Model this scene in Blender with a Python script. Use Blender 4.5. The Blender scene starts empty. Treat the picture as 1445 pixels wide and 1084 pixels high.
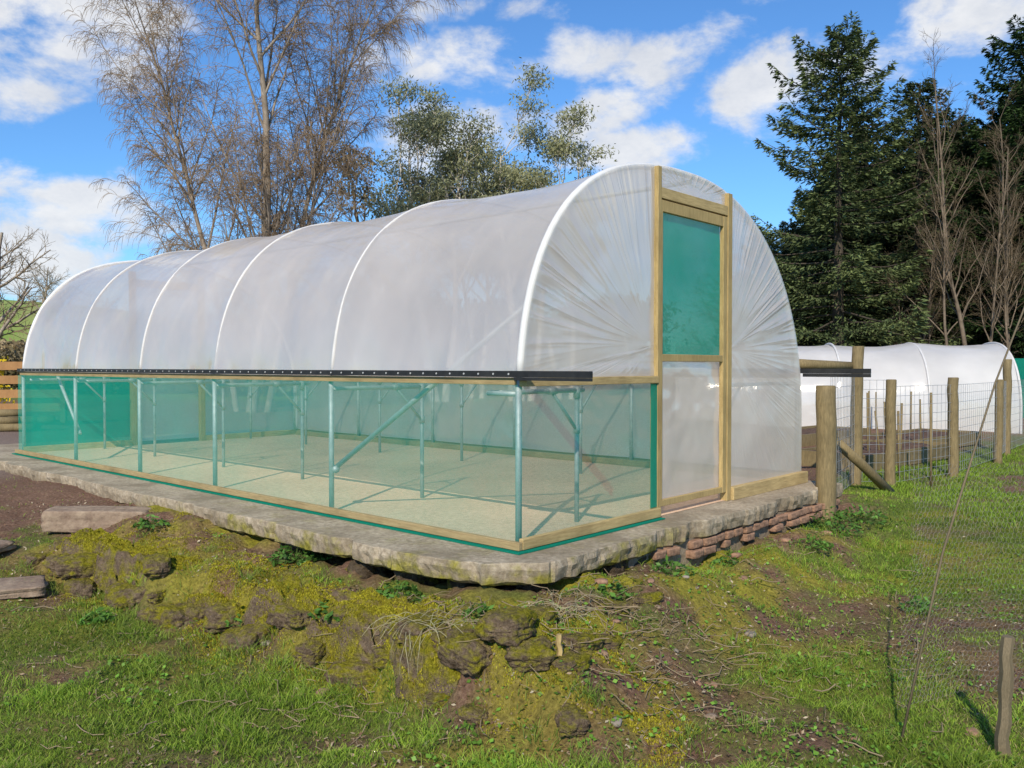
import bpy, math, random
import numpy as np
from mathutils import Vector, Matrix
random.seed(11); rng=np.random.default_rng(11)
S=bpy.context.scene; C=S.collection
CA,SA=0.671,0.7415      # tunnel axis direction
OX,OY=0.03,4.88
ROT=math.atan2(SA,CA)
def T2W(tx,ty): return (OX+CA*tx-SA*ty, OY+SA*tx+CA*ty)
def W2T(x,y): return ((x-OX)*CA+(y-OY)*SA, -(x-OX)*SA+(y-OY)*CA)

# ------------------------------------------------------------ noise
def _h(a,b,s):
    v=np.sin(a*127.1+b*311.7+s*74.7)*43758.5453
    return v-np.floor(v)
def vn(x,y,s=0):
    xi=np.floor(x); yi=np.floor(y); fx=x-xi; fy=y-yi
    fx=fx*fx*(3-2*fx); fy=fy*fy*(3-2*fy)
    return (_h(xi,yi,s)*(1-fx)+_h(xi+1,yi,s)*fx)*(1-fy)+(_h(xi,yi+1,s)*(1-fx)+_h(xi+1,yi+1,s)*fx)*fy
def fbm(x,y,sc,o=4,s=0):
    x=np.asarray(x,float)*sc; y=np.asarray(y,float)*sc; t=0; a=.5; n=0
    for i in range(o):
        t=t+a*vn(x+i*17.3,y-i*9.1,s+i); n+=a; x=x*2.03; y=y*2.03; a*=.5
    return t/n
def fbm3(V,sc,o=4,s=0):
    return (fbm(V[:,0]+5,V[:,1],sc,o,s)+fbm(V[:,1]+9,V[:,2],sc,o,s+20)+fbm(V[:,2]+2,V[:,0],sc,o,s+40))/3
def ss(x,a,b):
    t=np.clip((x-a)/(b-a),0,1); return t*t*(3-2*t)

# ------------------------------------------------------------ mesh helpers
def meta(o,label=None,cat=None,kind=None,group=None):
    if label:o["label"]=label
    if cat:o["category"]=cat
    if kind:o["kind"]=kind
    if group:o["group"]=group
    return o
def arr_mesh(name,V,F,mat=None,smooth=False,col=None,parent=None):
    V=np.ascontiguousarray(V,dtype=np.float32); F=np.ascontiguousarray(F,dtype=np.int32)
    me=bpy.data.meshes.new(name); m,k=F.shape
    me.vertices.add(len(V)); me.vertices.foreach_set('co',V.ravel())
    me.loops.add(m*k); me.loops.foreach_set('vertex_index',F.ravel())
    me.polygons.add(m); me.polygons.foreach_set('loop_start',np.arange(0,m*k,k,dtype=np.int32))
    me.update(calc_edges=True)
    me.polygons.foreach_set('use_smooth',np.full(m,smooth,dtype=bool))
    if col is not None:
        a=me.color_attributes.new('Col','FLOAT_COLOR','POINT')
        c=np.ones((len(V),4),dtype=np.float32); c[:,:col.shape[1]]=col
        a.data.foreach_set('color',c.ravel())
    if mat: me.materials.append(mat)
    o=bpy.data.objects.new(name,me); C.objects.link(o)
    if parent: o.parent=parent
    return o
class MB:
    def __init__(s): s.v=[];s.f=[];s.m=[]
    def box(s,lo,hi,m=0,M=None):
        b=len(s.v); x0,y0,z0=lo;x1,y1,z1=hi
        for p in [(x0,y0,z0),(x1,y0,z0),(x1,y1,z0),(x0,y1,z0),(x0,y0,z1),(x1,y0,z1),(x1,y1,z1),(x0,y1,z1)]:
            s.v.append(tuple(M@Vector(p)) if M else p)
        for q in [(0,3,2,1),(4,5,6,7),(0,1,5,4),(1,2,6,5),(2,3,7,6),(3,0,4,7)]:
            s.f.append([b+i for i in q]); s.m.append(m)
        return s
    def tube(s,pts,r,n=8,m=0,cap=True):
        pts=[Vector(p) for p in pts]; b=len(s.v); k=len(pts)
        rr=r if isinstance(r,(list,tuple)) else [r]*k
        t0=(pts[1]-pts[0]).normalized()
        ref=Vector((0,0,1)) if abs(t0.z)<.9 else Vector((1,0,0))
        a=t0.cross(ref).normalized()
        for i,p in enumerate(pts):
            t=(pts[min(i+1,k-1)]-pts[max(i-1,0)]).normalized()
            a=(a-t*a.dot(t)).normalized(); c=t.cross(a)
            for j in range(n):
                g=2*math.pi*j/n
                s.v.append(tuple(p+(a*math.cos(g)+c*math.sin(g))*rr[i]))
        for i in range(k-1):
            for j in range(n):
                j2=(j+1)%n
                s.f.append([b+i*n+j,b+i*n+j2,b+(i+1)*n+j2,b+(i+1)*n+j]); s.m.append(m)
        if cap:
            s.f.append([b+j for j in range(n)][::-1]); s.m.append(m)
            s.f.append([b+(k-1)*n+j for j in range(n)]); s.m.append(m)
        return s
    def obj(s,name,mats,parent=None,smooth=False,bevel=0):
        me=bpy.data.meshes.new(name); me.from_pydata(s.v,[],s.f)
        for mt in (mats if isinstance(mats,list) else [mats]): me.materials.append(mt)
        for p,mi in zip(me.polygons,s.m): p.material_index=mi; p.use_smooth=smooth
        me.update()
        o=bpy.data.objects.new(name,me); C.objects.link(o)
        if parent:o.parent=parent
        if bevel:
            b=o.modifiers.new('b','BEVEL'); b.width=bevel; b.segments=2; b.limit_method='ANGLE'
        return o
def empty(name,loc=(0,0,0),rz=0):
    e=bpy.data.objects.new(name,None); e.location=loc; e.rotation_euler=(0,0,rz); e.empty_display_size=.2
    C.objects.link(e); return e
def grid_faces(nu,nv):
    i,j=np.meshgrid(np.arange(nu-1),np.arange(nv-1),indexing='ij')
    a=(i*nv+j).ravel(); return np.stack([a,a+nv,a+nv+1,a+1],1)

# ------------------------------------------------------------ material helpers
class NT:
    def __init__(s,name):
        s.mat=bpy.data.materials.new(name); s.mat.use_nodes=True; s.t=s.mat.node_tree; s.t.nodes.clear()
        s.out=s.n('ShaderNodeOutputMaterial')
    def n(s,typ,**kw):
        x=s.t.nodes.new(typ)
        for k,v in kw.items(): setattr(x,k,v)
        return x
    def l(s,a,b): s.t.links.new(a,b)
    def noise(s,scale,detail=6,rough=.6,coord=None,dist=0,vec=None):
        n=s.n('ShaderNodeTexNoise'); n.inputs['Scale'].default_value=scale; n.inputs['Detail'].default_value=detail
        n.inputs['Roughness'].default_value=rough; n.inputs['Distortion'].default_value=dist
        if vec is None:
            tc=s.n('ShaderNodeTexCoord'); vec=tc.outputs['Object']
        s.l(vec,n.inputs['Vector']); return n.outputs['Fac']
    def ramp(s,fac,stops):
        r=s.n('ShaderNodeValToRGB'); e=r.color_ramp.elements
        while len(e)<len(stops): e.new(.5)
        for el,(p,c) in zip(e,stops):
            el.position=p; el.color=(*c,1) if len(c)==3 else c
        s.l(fac,r.inputs['Fac']); return r.outputs['Color']
    def mix(s,fac,a,b,mode='MIX'):
        m=s.n('ShaderNodeMix',data_type='RGBA',blend_type=mode)
        if isinstance(fac,(int,float)): m.inputs[0].default_value=fac
        else: s.l(fac,m.inputs[0])
        for v,i in ((a,6),(b,7)):
            if isinstance(v,tuple): m.inputs[i].default_value=(*v,1)
            else: s.l(v,m.inputs[i])
        return m.outputs[2]
    def math(s,op,a,b=0,clamp=False):
        m=s.n('ShaderNodeMath',operation=op,use_clamp=clamp)
        for i,v in enumerate((a,b)):
            if isinstance(v,(int,float)): m.inputs[i].default_value=v
            else: s.l(v,m.inputs[i])
        return m.outputs[0]
    def bump(s,h,strength=.5,dist=.01,nrm=None):
        b=s.n('ShaderNodeBump'); b.inputs['Strength'].default_value=strength; b.inputs['Distance'].default_value=dist
        s.l(h,b.inputs['Height'])
        if nrm: s.l(nrm,b.inputs['Normal'])
        return b.outputs['Normal']
    def bsdf(s,col,rough=.8,nrm=None,metal=0,spec=.3):
        p=s.n('ShaderNodeBsdfPrincipled')
        if isinstance(col,tuple): p.inputs['Base Color'].default_value=(*col,1)
        else: s.l(col,p.inputs['Base Color'])
        if isinstance(rough,(int,float)): p.inputs['Roughness'].default_value=rough
        else: s.l(rough,p.inputs['Roughness'])
        p.inputs['Metallic'].default_value=metal; p.inputs['Specular IOR Level'].default_value=spec
        if nrm: s.l(nrm,p.inputs['Normal'])
        s.l(p.outputs[0],s.out.inputs['Surface']); return p

def simple(name,c1,c2,scale=6,rough=.8,bump=.3,bd=.01,metal=0,stretch=None,spec=.3):
    t=NT(name); tc=t.n('ShaderNodeTexCoord'); v=tc.outputs['Object']
    if stretch:
        mp=t.n('ShaderNodeMapping'); mp.inputs['Scale'].default_value=stretch; t.l(v,mp.inputs['Vector']); v=mp.outputs[0]
    n=t.noise(scale,8,.65,vec=v); c=t.ramp(n,[(.3,c1),(.7,c2)])
    t.bsdf(c,rough,t.bump(n,bump,bd) if bump else None,metal,spec); return t.mat

def wood_mat(name,c1,c2,stretch):
    t=NT(name); tc=t.n('ShaderNodeTexCoord'); mp=t.n('ShaderNodeMapping'); mp.inputs['Scale'].default_value=stretch
    t.l(tc.outputs['Object'],mp.inputs['Vector'])
    g=t.noise(14,8,.7,vec=mp.outputs[0],dist=.6); st=t.noise(3,4,.6)
    c=t.ramp(g,[(.25,c1),(.5,tuple((a+b)/2 for a,b in zip(c1,c2))),(.75,c2)])
    c=t.mix(t.ramp(st,[(.45,(0,0,0)),(.75,(.45,.45,.45))]),c,tuple(a*.5 for a in c1))
    t.bsdf(c,.75,t.bump(g,.35,.003)); return t.mat
WX=wood_mat('timber_x',(.27,.185,.075),(.60,.45,.21),(.6,8,8))
WY=wood_mat('timber_y',(.22,.155,.07),(.44,.33,.165),(8,.6,8))
WZ=wood_mat('timber_z',(.24,.165,.06),(.52,.385,.17),(8,8,.6))
POST=wood_mat('round_post_wood',(.095,.072,.033),(.30,.225,.11),(7,7,.8))
OLDP=wood_mat('weathered_post_wood',(.07,.055,.03),(.26,.20,.12),(30,30,2))
FENCEW=wood_mat('orange_fence_wood',(.26,.125,.045),(.42,.23,.09),(8,8,.8))
STEEL=simple('galvanised_steel',(.34,.36,.37),(.5,.52,.53),20,.55,.05,.002,.35)
WHITE=simple('white_tape',(.58,.57,.55),(.68,.67,.65),9,.4,.05,.002)
RIB=simple('taped_rib',(.52,.505,.485),(.62,.60,.58),9,.5,.05,.002)
BLACK=simple('black_plastic',(.012,.012,.013),(.03,.03,.03),12,.45,.1,.002)
WASH=simple('washer_white',(.35,.35,.35),(.45,.45,.45),10,.4,0)

def film_mat(name,opac=.72,trans=.5,spec=.07,fine=.18,dc=(.80,.78,.75),rough=.15,low=.80,big=.6,gz=.5):
    t=NT(name)
    n1=t.noise(1.1,3,.5); n2=t.noise(6,5,.6); n4=t.noise(.8,4,.6)
    nr=t.bump(n1,big,.07); nr=t.bump(n2,fine,.012,nr)
    d=t.n('ShaderNodeBsdfDiffuse'); tr=t.n('ShaderNodeBsdfTranslucent'); tp=t.n('ShaderNodeBsdfTransparent'); g=t.n('ShaderNodeBsdfGlossy')
    cm=t.ramp(n4,[(.32,tuple(c*low for c in dc)),(.66,dc)])
    t.l(cm,d.inputs['Color']); tr.inputs['Color'].default_value=(.96,.92,.87,1); tp.inputs['Color'].default_value=(.96,.95,.93,1)
    g.inputs['Roughness'].default_value=rough; g.inputs['Color'].default_value=(1,.985,.96,1)
    for x in (d,tr,g): t.l(nr,x.inputs['Normal'])
    m1=t.n('ShaderNodeMixShader'); m1.inputs[0].default_value=trans; t.l(d.outputs[0],m1.inputs[1]); t.l(tr.outputs[0],m1.inputs[2])
    m2=t.n('ShaderNodeMixShader'); t.l(t.math('ADD',t.math('MULTIPLY',t.math('SUBTRACT',n1,.5),.45),opac,True),m2.inputs[0]); t.l(tp.outputs[0],m2.inputs[1]); t.l(m1.outputs[0],m2.inputs[2])
    lw=t.n('ShaderNodeLayerWeight'); lw.inputs['Blend'].default_value=.5; t.l(nr,lw.inputs['Normal'])
    f=t.math('ADD',t.math('MULTIPLY',t.math('POWER',lw.outputs['Facing'],3),gz),spec,True)
    m3=t.n('ShaderNodeMixShader'); t.l(f,m3.inputs[0]); t.l(m2.outputs[0],m3.inputs[1]); t.l(g.outputs[0],m3.inputs[2])
    t.l(m3.outputs[0],t.out.inputs['Surface']); return t.mat
FILM=film_mat('polythene_film',.68,.48,.13,dc=(.87,.81,.745),rough=.11,big=.8,gz=.35)
FILME=film_mat('polythene_film_end',.66,.48,.08,.12,(.88,.83,.77),.22,gz=.3)
FILMB=film_mat('polythene_film_back',.60,.6,.05)
def net_mat(name,op,col,gz=.35,tc=(.97,1,.99),var=.25):
    t=NT(name); d=t.n('ShaderNodeBsdfDiffuse'); tr=t.n('ShaderNodeBsdfTranslucent'); tp=t.n('ShaderNodeBsdfTransparent')
    d.inputs['Color'].default_value=(*col,1); tr.inputs['Color'].default_value=(*[min(c*1.3,1) for c in col],1)
    tp.inputs['Color'].default_value=(*tc,1)
    n=t.noise(260,1,.5); n2=t.noise(1.6,4,.55)
    f=t.math('ADD',t.math('MULTIPLY',t.math('SUBTRACT',n,.5),.5),op); f=t.math('ADD',f,t.math('MULTIPLY',t.math('SUBTRACT',n2,.5),var),True)
    lw=t.n('ShaderNodeLayerWeight'); lw.inputs['Blend'].default_value=.5
    f=t.math('ADD',f,t.math('MULTIPLY',t.math('POWER',lw.outputs['Facing'],2.5),gz),True)
    m1=t.n('ShaderNodeMixShader'); m1.inputs[0].default_value=.4; t.l(d.outputs[0],m1.inputs[1]); t.l(tr.outputs[0],m1.inputs[2])
    m=t.n('ShaderNodeMixShader'); t.l(f,m.inputs[0]); t.l(tp.outputs[0],m.inputs[1]); t.l(m1.outputs[0],m.inputs[2])
    t.l(m.outputs[0],t.out.inputs['Surface']); return t.mat
NET=net_mat('green_windbreak_net',.25,(.025,.49,.35),.42,(1,1,1))
NETD=net_mat('dense_green_net',.74,(.016,.31,.215),.2,(.7,.95,.88),.5)

def concrete():
    t=NT('old_concrete'); n1=t.noise(2.2,8,.65); n2=t.noise(28,8,.7); n4=t.noise(5,6,.6); n5=t.noise(90,5,.7)
    c=t.ramp(n2,[(.3,(.21,.165,.115)),(.5,(.38,.31,.22)),(.72,(.57,.48,.36))])
    c=t.mix(t.ramp(n1,[(.42,(0,0,0)),(.62,(.7,.7,.7))]),c,(.18,.14,.09))
    geo=t.n('ShaderNodeNewGeometry'); sx=t.n('ShaderNodeSeparateXYZ'); t.l(geo.outputs['Position'],sx.inputs[0])
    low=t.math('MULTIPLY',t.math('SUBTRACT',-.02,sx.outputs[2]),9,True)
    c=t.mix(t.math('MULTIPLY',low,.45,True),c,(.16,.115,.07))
    att=t.n('ShaderNodeAttribute',attribute_name='Col'); sa=t.n('ShaderNodeSeparateColor'); t.l(att.outputs['Color'],sa.inputs[0])
    mm=t.math('MULTIPLY',t.math('ADD',t.math('MULTIPLY',t.math('SUBTRACT',n4,.5),6),t.math('ADD',t.math('MULTIPLY',low,.9),-.1)),1,True)
    mm=t.math('MULTIPLY',mm,sa.outputs[0],True)
    c=t.mix(mm,c,t.ramp(n2,[(.3,(.09,.085,.012)),(.7,(.36,.31,.05))]))
    t.bsdf(c,.92,t.bump(n1,.4,.02,t.bump(n2,.9,.012,t.bump(n5,.6,.004)))); return t.mat
CONC=concrete()
def floor_mat():
    t=NT('tunnel_floor_concrete'); n1=t.noise(1.1,6,.6); n2=t.noise(22,8,.75)
    c=t.ramp(n1,[(.3,(.64,.40,.24)),(.7,(.85,.58,.38))]); c=t.mix(.5,c,t.ramp(n2,[(.3,(.30,.20,.13)),(.5,(.62,.44,.30)),(.7,(.86,.64,.46))]))
    t.bsdf(c,.9,t.bump(n2,.3,.004)); return t.mat
def mossy(name,base1,base2,amt=.5):
    t=NT(name); n=t.noise(6,8,.7); n2=t.noise(60,6,.75); n3=t.noise(16,6,.7); geo=t.n('ShaderNodeNewGeometry'); sx=t.n('ShaderNodeSeparateXYZ'); t.l(geo.outputs['Normal'],sx.inputs[0])
    f=t.math('MULTIPLY',t.math('ADD',t.math('ADD',t.math('MULTIPLY',t.math('SUBTRACT',n,.5),6),amt),t.math('MULTIPLY',sx.outputs[2],.7)),1,True)
    b=t.mix(.5,t.ramp(n2,[(.3,base1),(.7,base2)]),t.ramp(n3,[(.35,tuple(x*.4 for x in base1)),(.65,tuple(x*1.15 for x in base2))]))
    c=t.mix(f,b,t.ramp(n2,[(.3,(.10,.10,.008)),(.5,(.29,.26,.02)),(.72,(.50,.43,.05))]))
    t.bsdf(c,.95,t.bump(n2,1,.03,t.bump(n3,1,.04,t.bump(n,.6,.05))),spec=.1); return t.mat
MOSSY=mossy('mossy_stone',(.13,.085,.055),(.34,.25,.17),.15)
MOSSY2=mossy('moss_on_stone',(.08,.055,.035),(.2,.15,.1),-.2)
BRICK=simple('old_brick',(.15,.085,.055),(.40,.235,.15),26,.9,.8,.012)
STONE=simple('grey_stone',(.16,.13,.1),(.34,.29,.24),12,.9,.6,.01)
LINTEL=simple('sandstone_block',(.18,.12,.085),(.36,.27,.19),14,.9,.9,.02)

def vcol_mat(name,tint=(1,1,1),trans=.3,rough=.6):
    t=NT(name); a=t.n('ShaderNodeAttribute',attribute_name='Col'); c=t.mix(1,a.outputs['Color'],tint,'MULTIPLY')
    oi=t.n('ShaderNodeObjectInfo'); c=t.mix(1,c,t.ramp(oi.outputs['Random'],[(0,(.8,.8,.8)),(1,(1.15,1.12,1.05))]),'MULTIPLY')
    d=t.n('ShaderNodeBsdfPrincipled'); d.inputs['Roughness'].default_value=rough; d.inputs['Specular IOR Level'].default_value=.25
    tr=t.n('ShaderNodeBsdfTranslucent'); t.l(c,d.inputs['Base Color']); t.l(c,tr.inputs['Color'])
    m=t.n('ShaderNodeMixShader'); m.inputs[0].default_value=trans; t.l(d.outputs[0],m.inputs[1]); t.l(tr.outputs[0],m.inputs[2]); t.l(m.outputs[0],t.out.inputs['Surface']); return t.mat
GRASS=vcol_mat('grass_blades',trans=.35,rough=.6)
LEAF=vcol_mat('foliage_leaves',trans=.25,rough=.5)
NEEDLE=vcol_mat('conifer_needles',trans=.15,rough=.8)
BARKB=simple('birch_bark',(.14,.105,.075),(.42,.35,.28),3,.85,.4,.02)
TWIG=simple('birch_twigs',(.20,.14,.085),(.33,.24,.155),1,.85,0)
TWIGW=simple('hazel_twigs',(.19,.14,.085),(.30,.23,.14),1,.85,0)
TWIGD=simple('brown_twigs',(.08,.058,.034),(.155,.115,.065),1,.85,0)
BARKD=simple('dark_bark',(.035,.027,.02),(.10,.08,.06),4,.9,.4,.02)
BARKM=simple('brown_bark',(.09,.065,.045),(.22,.17,.12),4,.9,.4,.02)
BARKE=simple('eucalyptus_bark',(.40,.34,.27),(.74,.67,.57),2,.7,.2,.02)

# ------------------------------------------------------------ terrain
A0=np.array([-3.0,6.0]); A1=np.array([-.05,3.95])
ax=(A1-A0); LL=np.linalg.norm(ax); ax/=LL; pn=np.array([-ax[1],ax[0]])
def slabd(tx,ty):
    dx=np.maximum(np.maximum(-.5-tx,tx-3.98),0); dy=np.maximum(np.maximum(-.33-ty,ty-9.6),0)
    return np.hypot(dx,dy)
def height(x,y):
    x=np.asarray(x,float); y=np.asarray(y,float); tx,ty=W2T(x,y); sd=slabd(tx,ty)
    h=-.48+.37*ss(ty,.2,6.5)+.20*ss(tx,2.2,5.0)*ss(-ty+8,0,6)
    s=(x-A0[0])*ax[0]+(y-A0[1])*ax[1]; si=(x-A0[0])*pn[0]+(y-A0[1])*pn[1]
    wob=(fbm(s,s*0+4,2.6,4,44)-.5)*.5
    bank=ss(si+wob,-.30,-.10)*ss(s,-.9,.2)*(1-ss(s,LL+.2,LL+.9))
    h=h+bank*(-.19-.05*s/LL-h)
    eh=-.19+.09*ss(ty,.8,3.5)-.11*ss(tx,.3,1.2)*(1-ss(ty,0,1)); ew=np.exp(-(sd/.40)**2)
    h=h*(1-ew)+eh*ew
    near=np.exp(-((x-0)/5)**2-((y-5)/5)**2)
    h=h+(fbm(x,y,1.1,4,3)-.5)*.14*(.35+near)+(fbm(x,y,5,4,8)-.5)*(.08+.10*bank)*near+(fbm(x,y,14,3,5)-.5)*(.04+.03*bank)*near
    h=h+.08*np.exp(-((x+.05)/.34)**2-((y-3.80)/.26)**2)
    h=np.where(sd<=0,np.minimum(h,-.08),h)
    h=np.where(sd<.4,np.minimum(h,-.045),h)
    h=h+8.2*ss(y,34,92)*ss(-x,6,50)+(fbm(x,y,.03,3,2)-.5)*2*ss(y,60,120)
    return h
def bankmask(x,y):
    s=(x-A0[0])*ax[0]+(y-A0[1])*ax[1]; si=(x-A0[0])*pn[0]+(y-A0[1])*pn[1]
    return np.exp(-((si+.05)/.36)**2)*ss(s,-.5,.2)*(1-ss(s,LL+.5,LL+1.2))
def masks(x,y):
    tx,ty=W2T(x,y); sd=slabd(tx,ty)
    n=fbm(x,y,1.7,4,21); n2=fbm(x,y,6,3,33); bk=bankmask(x,y)
    g=.86+(n-.5)*2.5+(n2-.5)*1.4
    g=g-.55*(1-ss(sd,.1,.8))-.50*bk
    g=g-.9*np.exp(-((x-.75)/.6)**2-((y-4.15)/.5)**2)-.45*np.exp(-((x-1.9)/.8)**2-((y-5.1)/.8)**2)-.55*np.exp(-((x-.2)/1.)**2-((y-3.4)/.3)**2)
    dirt=ss(ty,1.6,3.0)*(1-ss(-tx,1.7,2.5)); g=g-1.1*dirt
    yard=ss(ty,6.0,7.5)*(1-ss(y,30,34)); g=g-2*yard*ss(-tx,-4,0)
    soilbed=ss(tx,4.3,4.7)*ss(ty,.35,.8)*(1-ss(y,24,27))*ss(x,2,3); g=g-1.6*soilbed
    g=np.where((y>30)&(x<0),.95,g); g=np.where((y>26)&(x>0),.1,g)
    moss=np.clip((fbm(x,y,2.5,4,55)-.46)*6,0,1)*np.exp(-(sd/1.3)**2)*(ty<3.5)
    moss=np.maximum(moss,bk*np.clip((n2-.38)*5,0,1))
    return np.clip(g,0,1),np.clip(moss,0,1),np.clip(yard*ss(-tx,-4,.3),0,1)
def spread(a,b,step,far,k):
    c=np.arange(a,b+1e-6,step); e=np.geomspace(step,far,k)
    return np.concatenate([a-np.cumsum(e)[::-1],c,b+np.cumsum(e)])
gx=spread(-6.5,7,.034,90,45); gy=spread(2.2,9.5,.034,90,45); gy=gy[gy>-60]
GX,GY=np.meshgrid(gx,gy,indexing='ij'); GZ=height(GX,GY); g_,m_,y_=masks(GX,GY)
V=np.stack([GX.ravel(),GY.ravel(),GZ.ravel()],1)
def ground_mat():
    t=NT('ground_surface'); a=t.n('ShaderNodeAttribute',attribute_name='Col'); s=t.n('ShaderNodeSeparateColor'); t.l(a.outputs['Color'],s.inputs[0])
    n1=t.noise(3,8,.7); n2=t.noise(45,8,.75); n3=t.noise(.25,5,.6)
    soil=t.ramp(n2,[(.28,(.07,.036,.024)),(.5,(.21,.12,.078)),(.72,(.42,.28,.19))])
    soil=t.mix(t.ramp(n1,[(.4,(0,0,0)),(.7,(.6,.6,.6))]),soil,(.125,.07,.044))
    gr=t.ramp(n2,[(.3,(.06,.085,.015)),(.7,(.18,.24,.04))]); gr=t.mix(t.ramp(n3,[(.4,(0,0,0)),(.65,(.5,.5,.5))]),gr,(.17,.20,.05))
    ge=t.n('ShaderNodeNewGeometry'); sp=t.n('ShaderNodeSeparateXYZ'); t.l(ge.outputs['Position'],sp.inputs[0])
    gr=t.mix(t.math('MULTIPLY',t.math('SUBTRACT',sp.outputs[1],30),.08,True),gr,t.ramp(n3,[(.35,(.22,.32,.06)),(.65,(.33,.34,.12))]))
    ms=t.ramp(n2,[(.3,(.10,.10,.012)),(.7,(.46,.40,.045))])
    yd=t.ramp(n2,[(.3,(.17,.125,.10)),(.7,(.33,.265,.22))])
    c=t.mix(s.outputs[0],soil,gr); c=t.mix(s.outputs[1],c,ms); c=t.mix(s.outputs[2],c,yd)
    t.bsdf(c,.95,t.bump(n2,1,.025,t.bump(n1,.5,.05)),spec=.15); return t.mat
ground=arr_mesh('ground',V,grid_faces(len(gx),len(gy)),ground_mat(),True,np.stack([g_.ravel(),m_.ravel(),y_.ravel()],1))
meta(ground,'rough grass and reddish soil ground around concrete slab','ground','structure')

# ------------------------------------------------------------ grass
def blades(name,P,H,Wd,lean,col,mat):
    n=len(P); a=rng.uniform(0,2*np.pi,n); dx=np.stack([np.cos(a),np.sin(a),0*a],1); b=rng.uniform(0,2*np.pi,n)
    ld=np.stack([np.cos(b),np.sin(b),0*b],1)*(H*lean)[:,None]; up=np.array([0,0,1.])
    w=(Wd/2)[:,None]
    v0=P-dx*w; v1=P+dx*w; mid=P+up*(H*.55)[:,None]+ld*.35
    v2=mid+dx*w*.75; v3=mid-dx*w*.75; v4=P+up*(H*.92)[:,None]+ld
    V=np.stack([v0,v1,v2,v3,v4],1).reshape(-1,3); i=np.arange(n)*5
    F=np.concatenate([np.stack([i,i+1,i+2],1),np.stack([i,i+2,i+3],1),np.stack([i+3,i+2,i+4],1)])
    cc=np.repeat(col,5,axis=0)
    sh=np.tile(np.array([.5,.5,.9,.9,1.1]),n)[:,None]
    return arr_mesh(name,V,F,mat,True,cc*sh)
N=430000
d=3+rng.random(N)**1.5*9.5; ux=rng.uniform(-.66,.66,N); X=ux*d; Y=d
g,m,yd=masks(X,Y); tx,ty=W2T(X,Y); sd=slabd(tx,ty)
keep=(rng.random(N)<g**1.5*.92+.04)&(sd>.03)&(yd<.3)
X,Y,d,g=X[keep],Y[keep],d[keep],g[keep]; n=len(X)
tall_=np.clip(fbm(X,Y,3.4,3,71)-.52,0,1)*6
Hh=(.009+.021*rng.random(n)+.055*np.clip(tall_,0,1)*rng.random(n)**1.6)*(.6+.5*g)
P=np.stack([X,Y,height(X,Y)-.004],1)
k=rng.random(n)[:,None]; gmix=fbm(X,Y,1.3,4,91)[:,None]
col=np.array([.12,.24,.022])*(1-k)+np.array([.36,.49,.06])*k
col=col*(.30+1.5*gmix)
dry=fbm(X,Y,2.1,3,191); st=rng.random(n)<.06+.4*np.clip(dry-.55,0,1)*2; col[st]=np.array([.50,.41,.21])*rng.uniform(.5,1.1,(st.sum(),1))
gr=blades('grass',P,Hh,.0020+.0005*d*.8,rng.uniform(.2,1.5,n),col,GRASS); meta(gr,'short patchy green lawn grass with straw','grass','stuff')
N=60000; X=rng.uniform(4,14,N); Y=rng.uniform(7,14,N); tx,ty=W2T(X,Y); kk=(ty<.2)&(X/Y<.64); X,Y=X[kk],Y[kk]; g,_,_=masks(X,Y)
kk=rng.random(len(X))<g; X,Y=X[kk],Y[kk]; n=len(X)
col=np.array([.21,.32,.035])*rng.uniform(.7,1.5,(n,1)); P=np.stack([X,Y,height(X,Y)-.004],1)
meta(blades('grass',P,rng.uniform(.03,.08,n),np.full(n,.009),rng.uniform(.2,1,n),col,GRASS),'longer green grass along the wire fence','grass','stuff')

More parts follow.
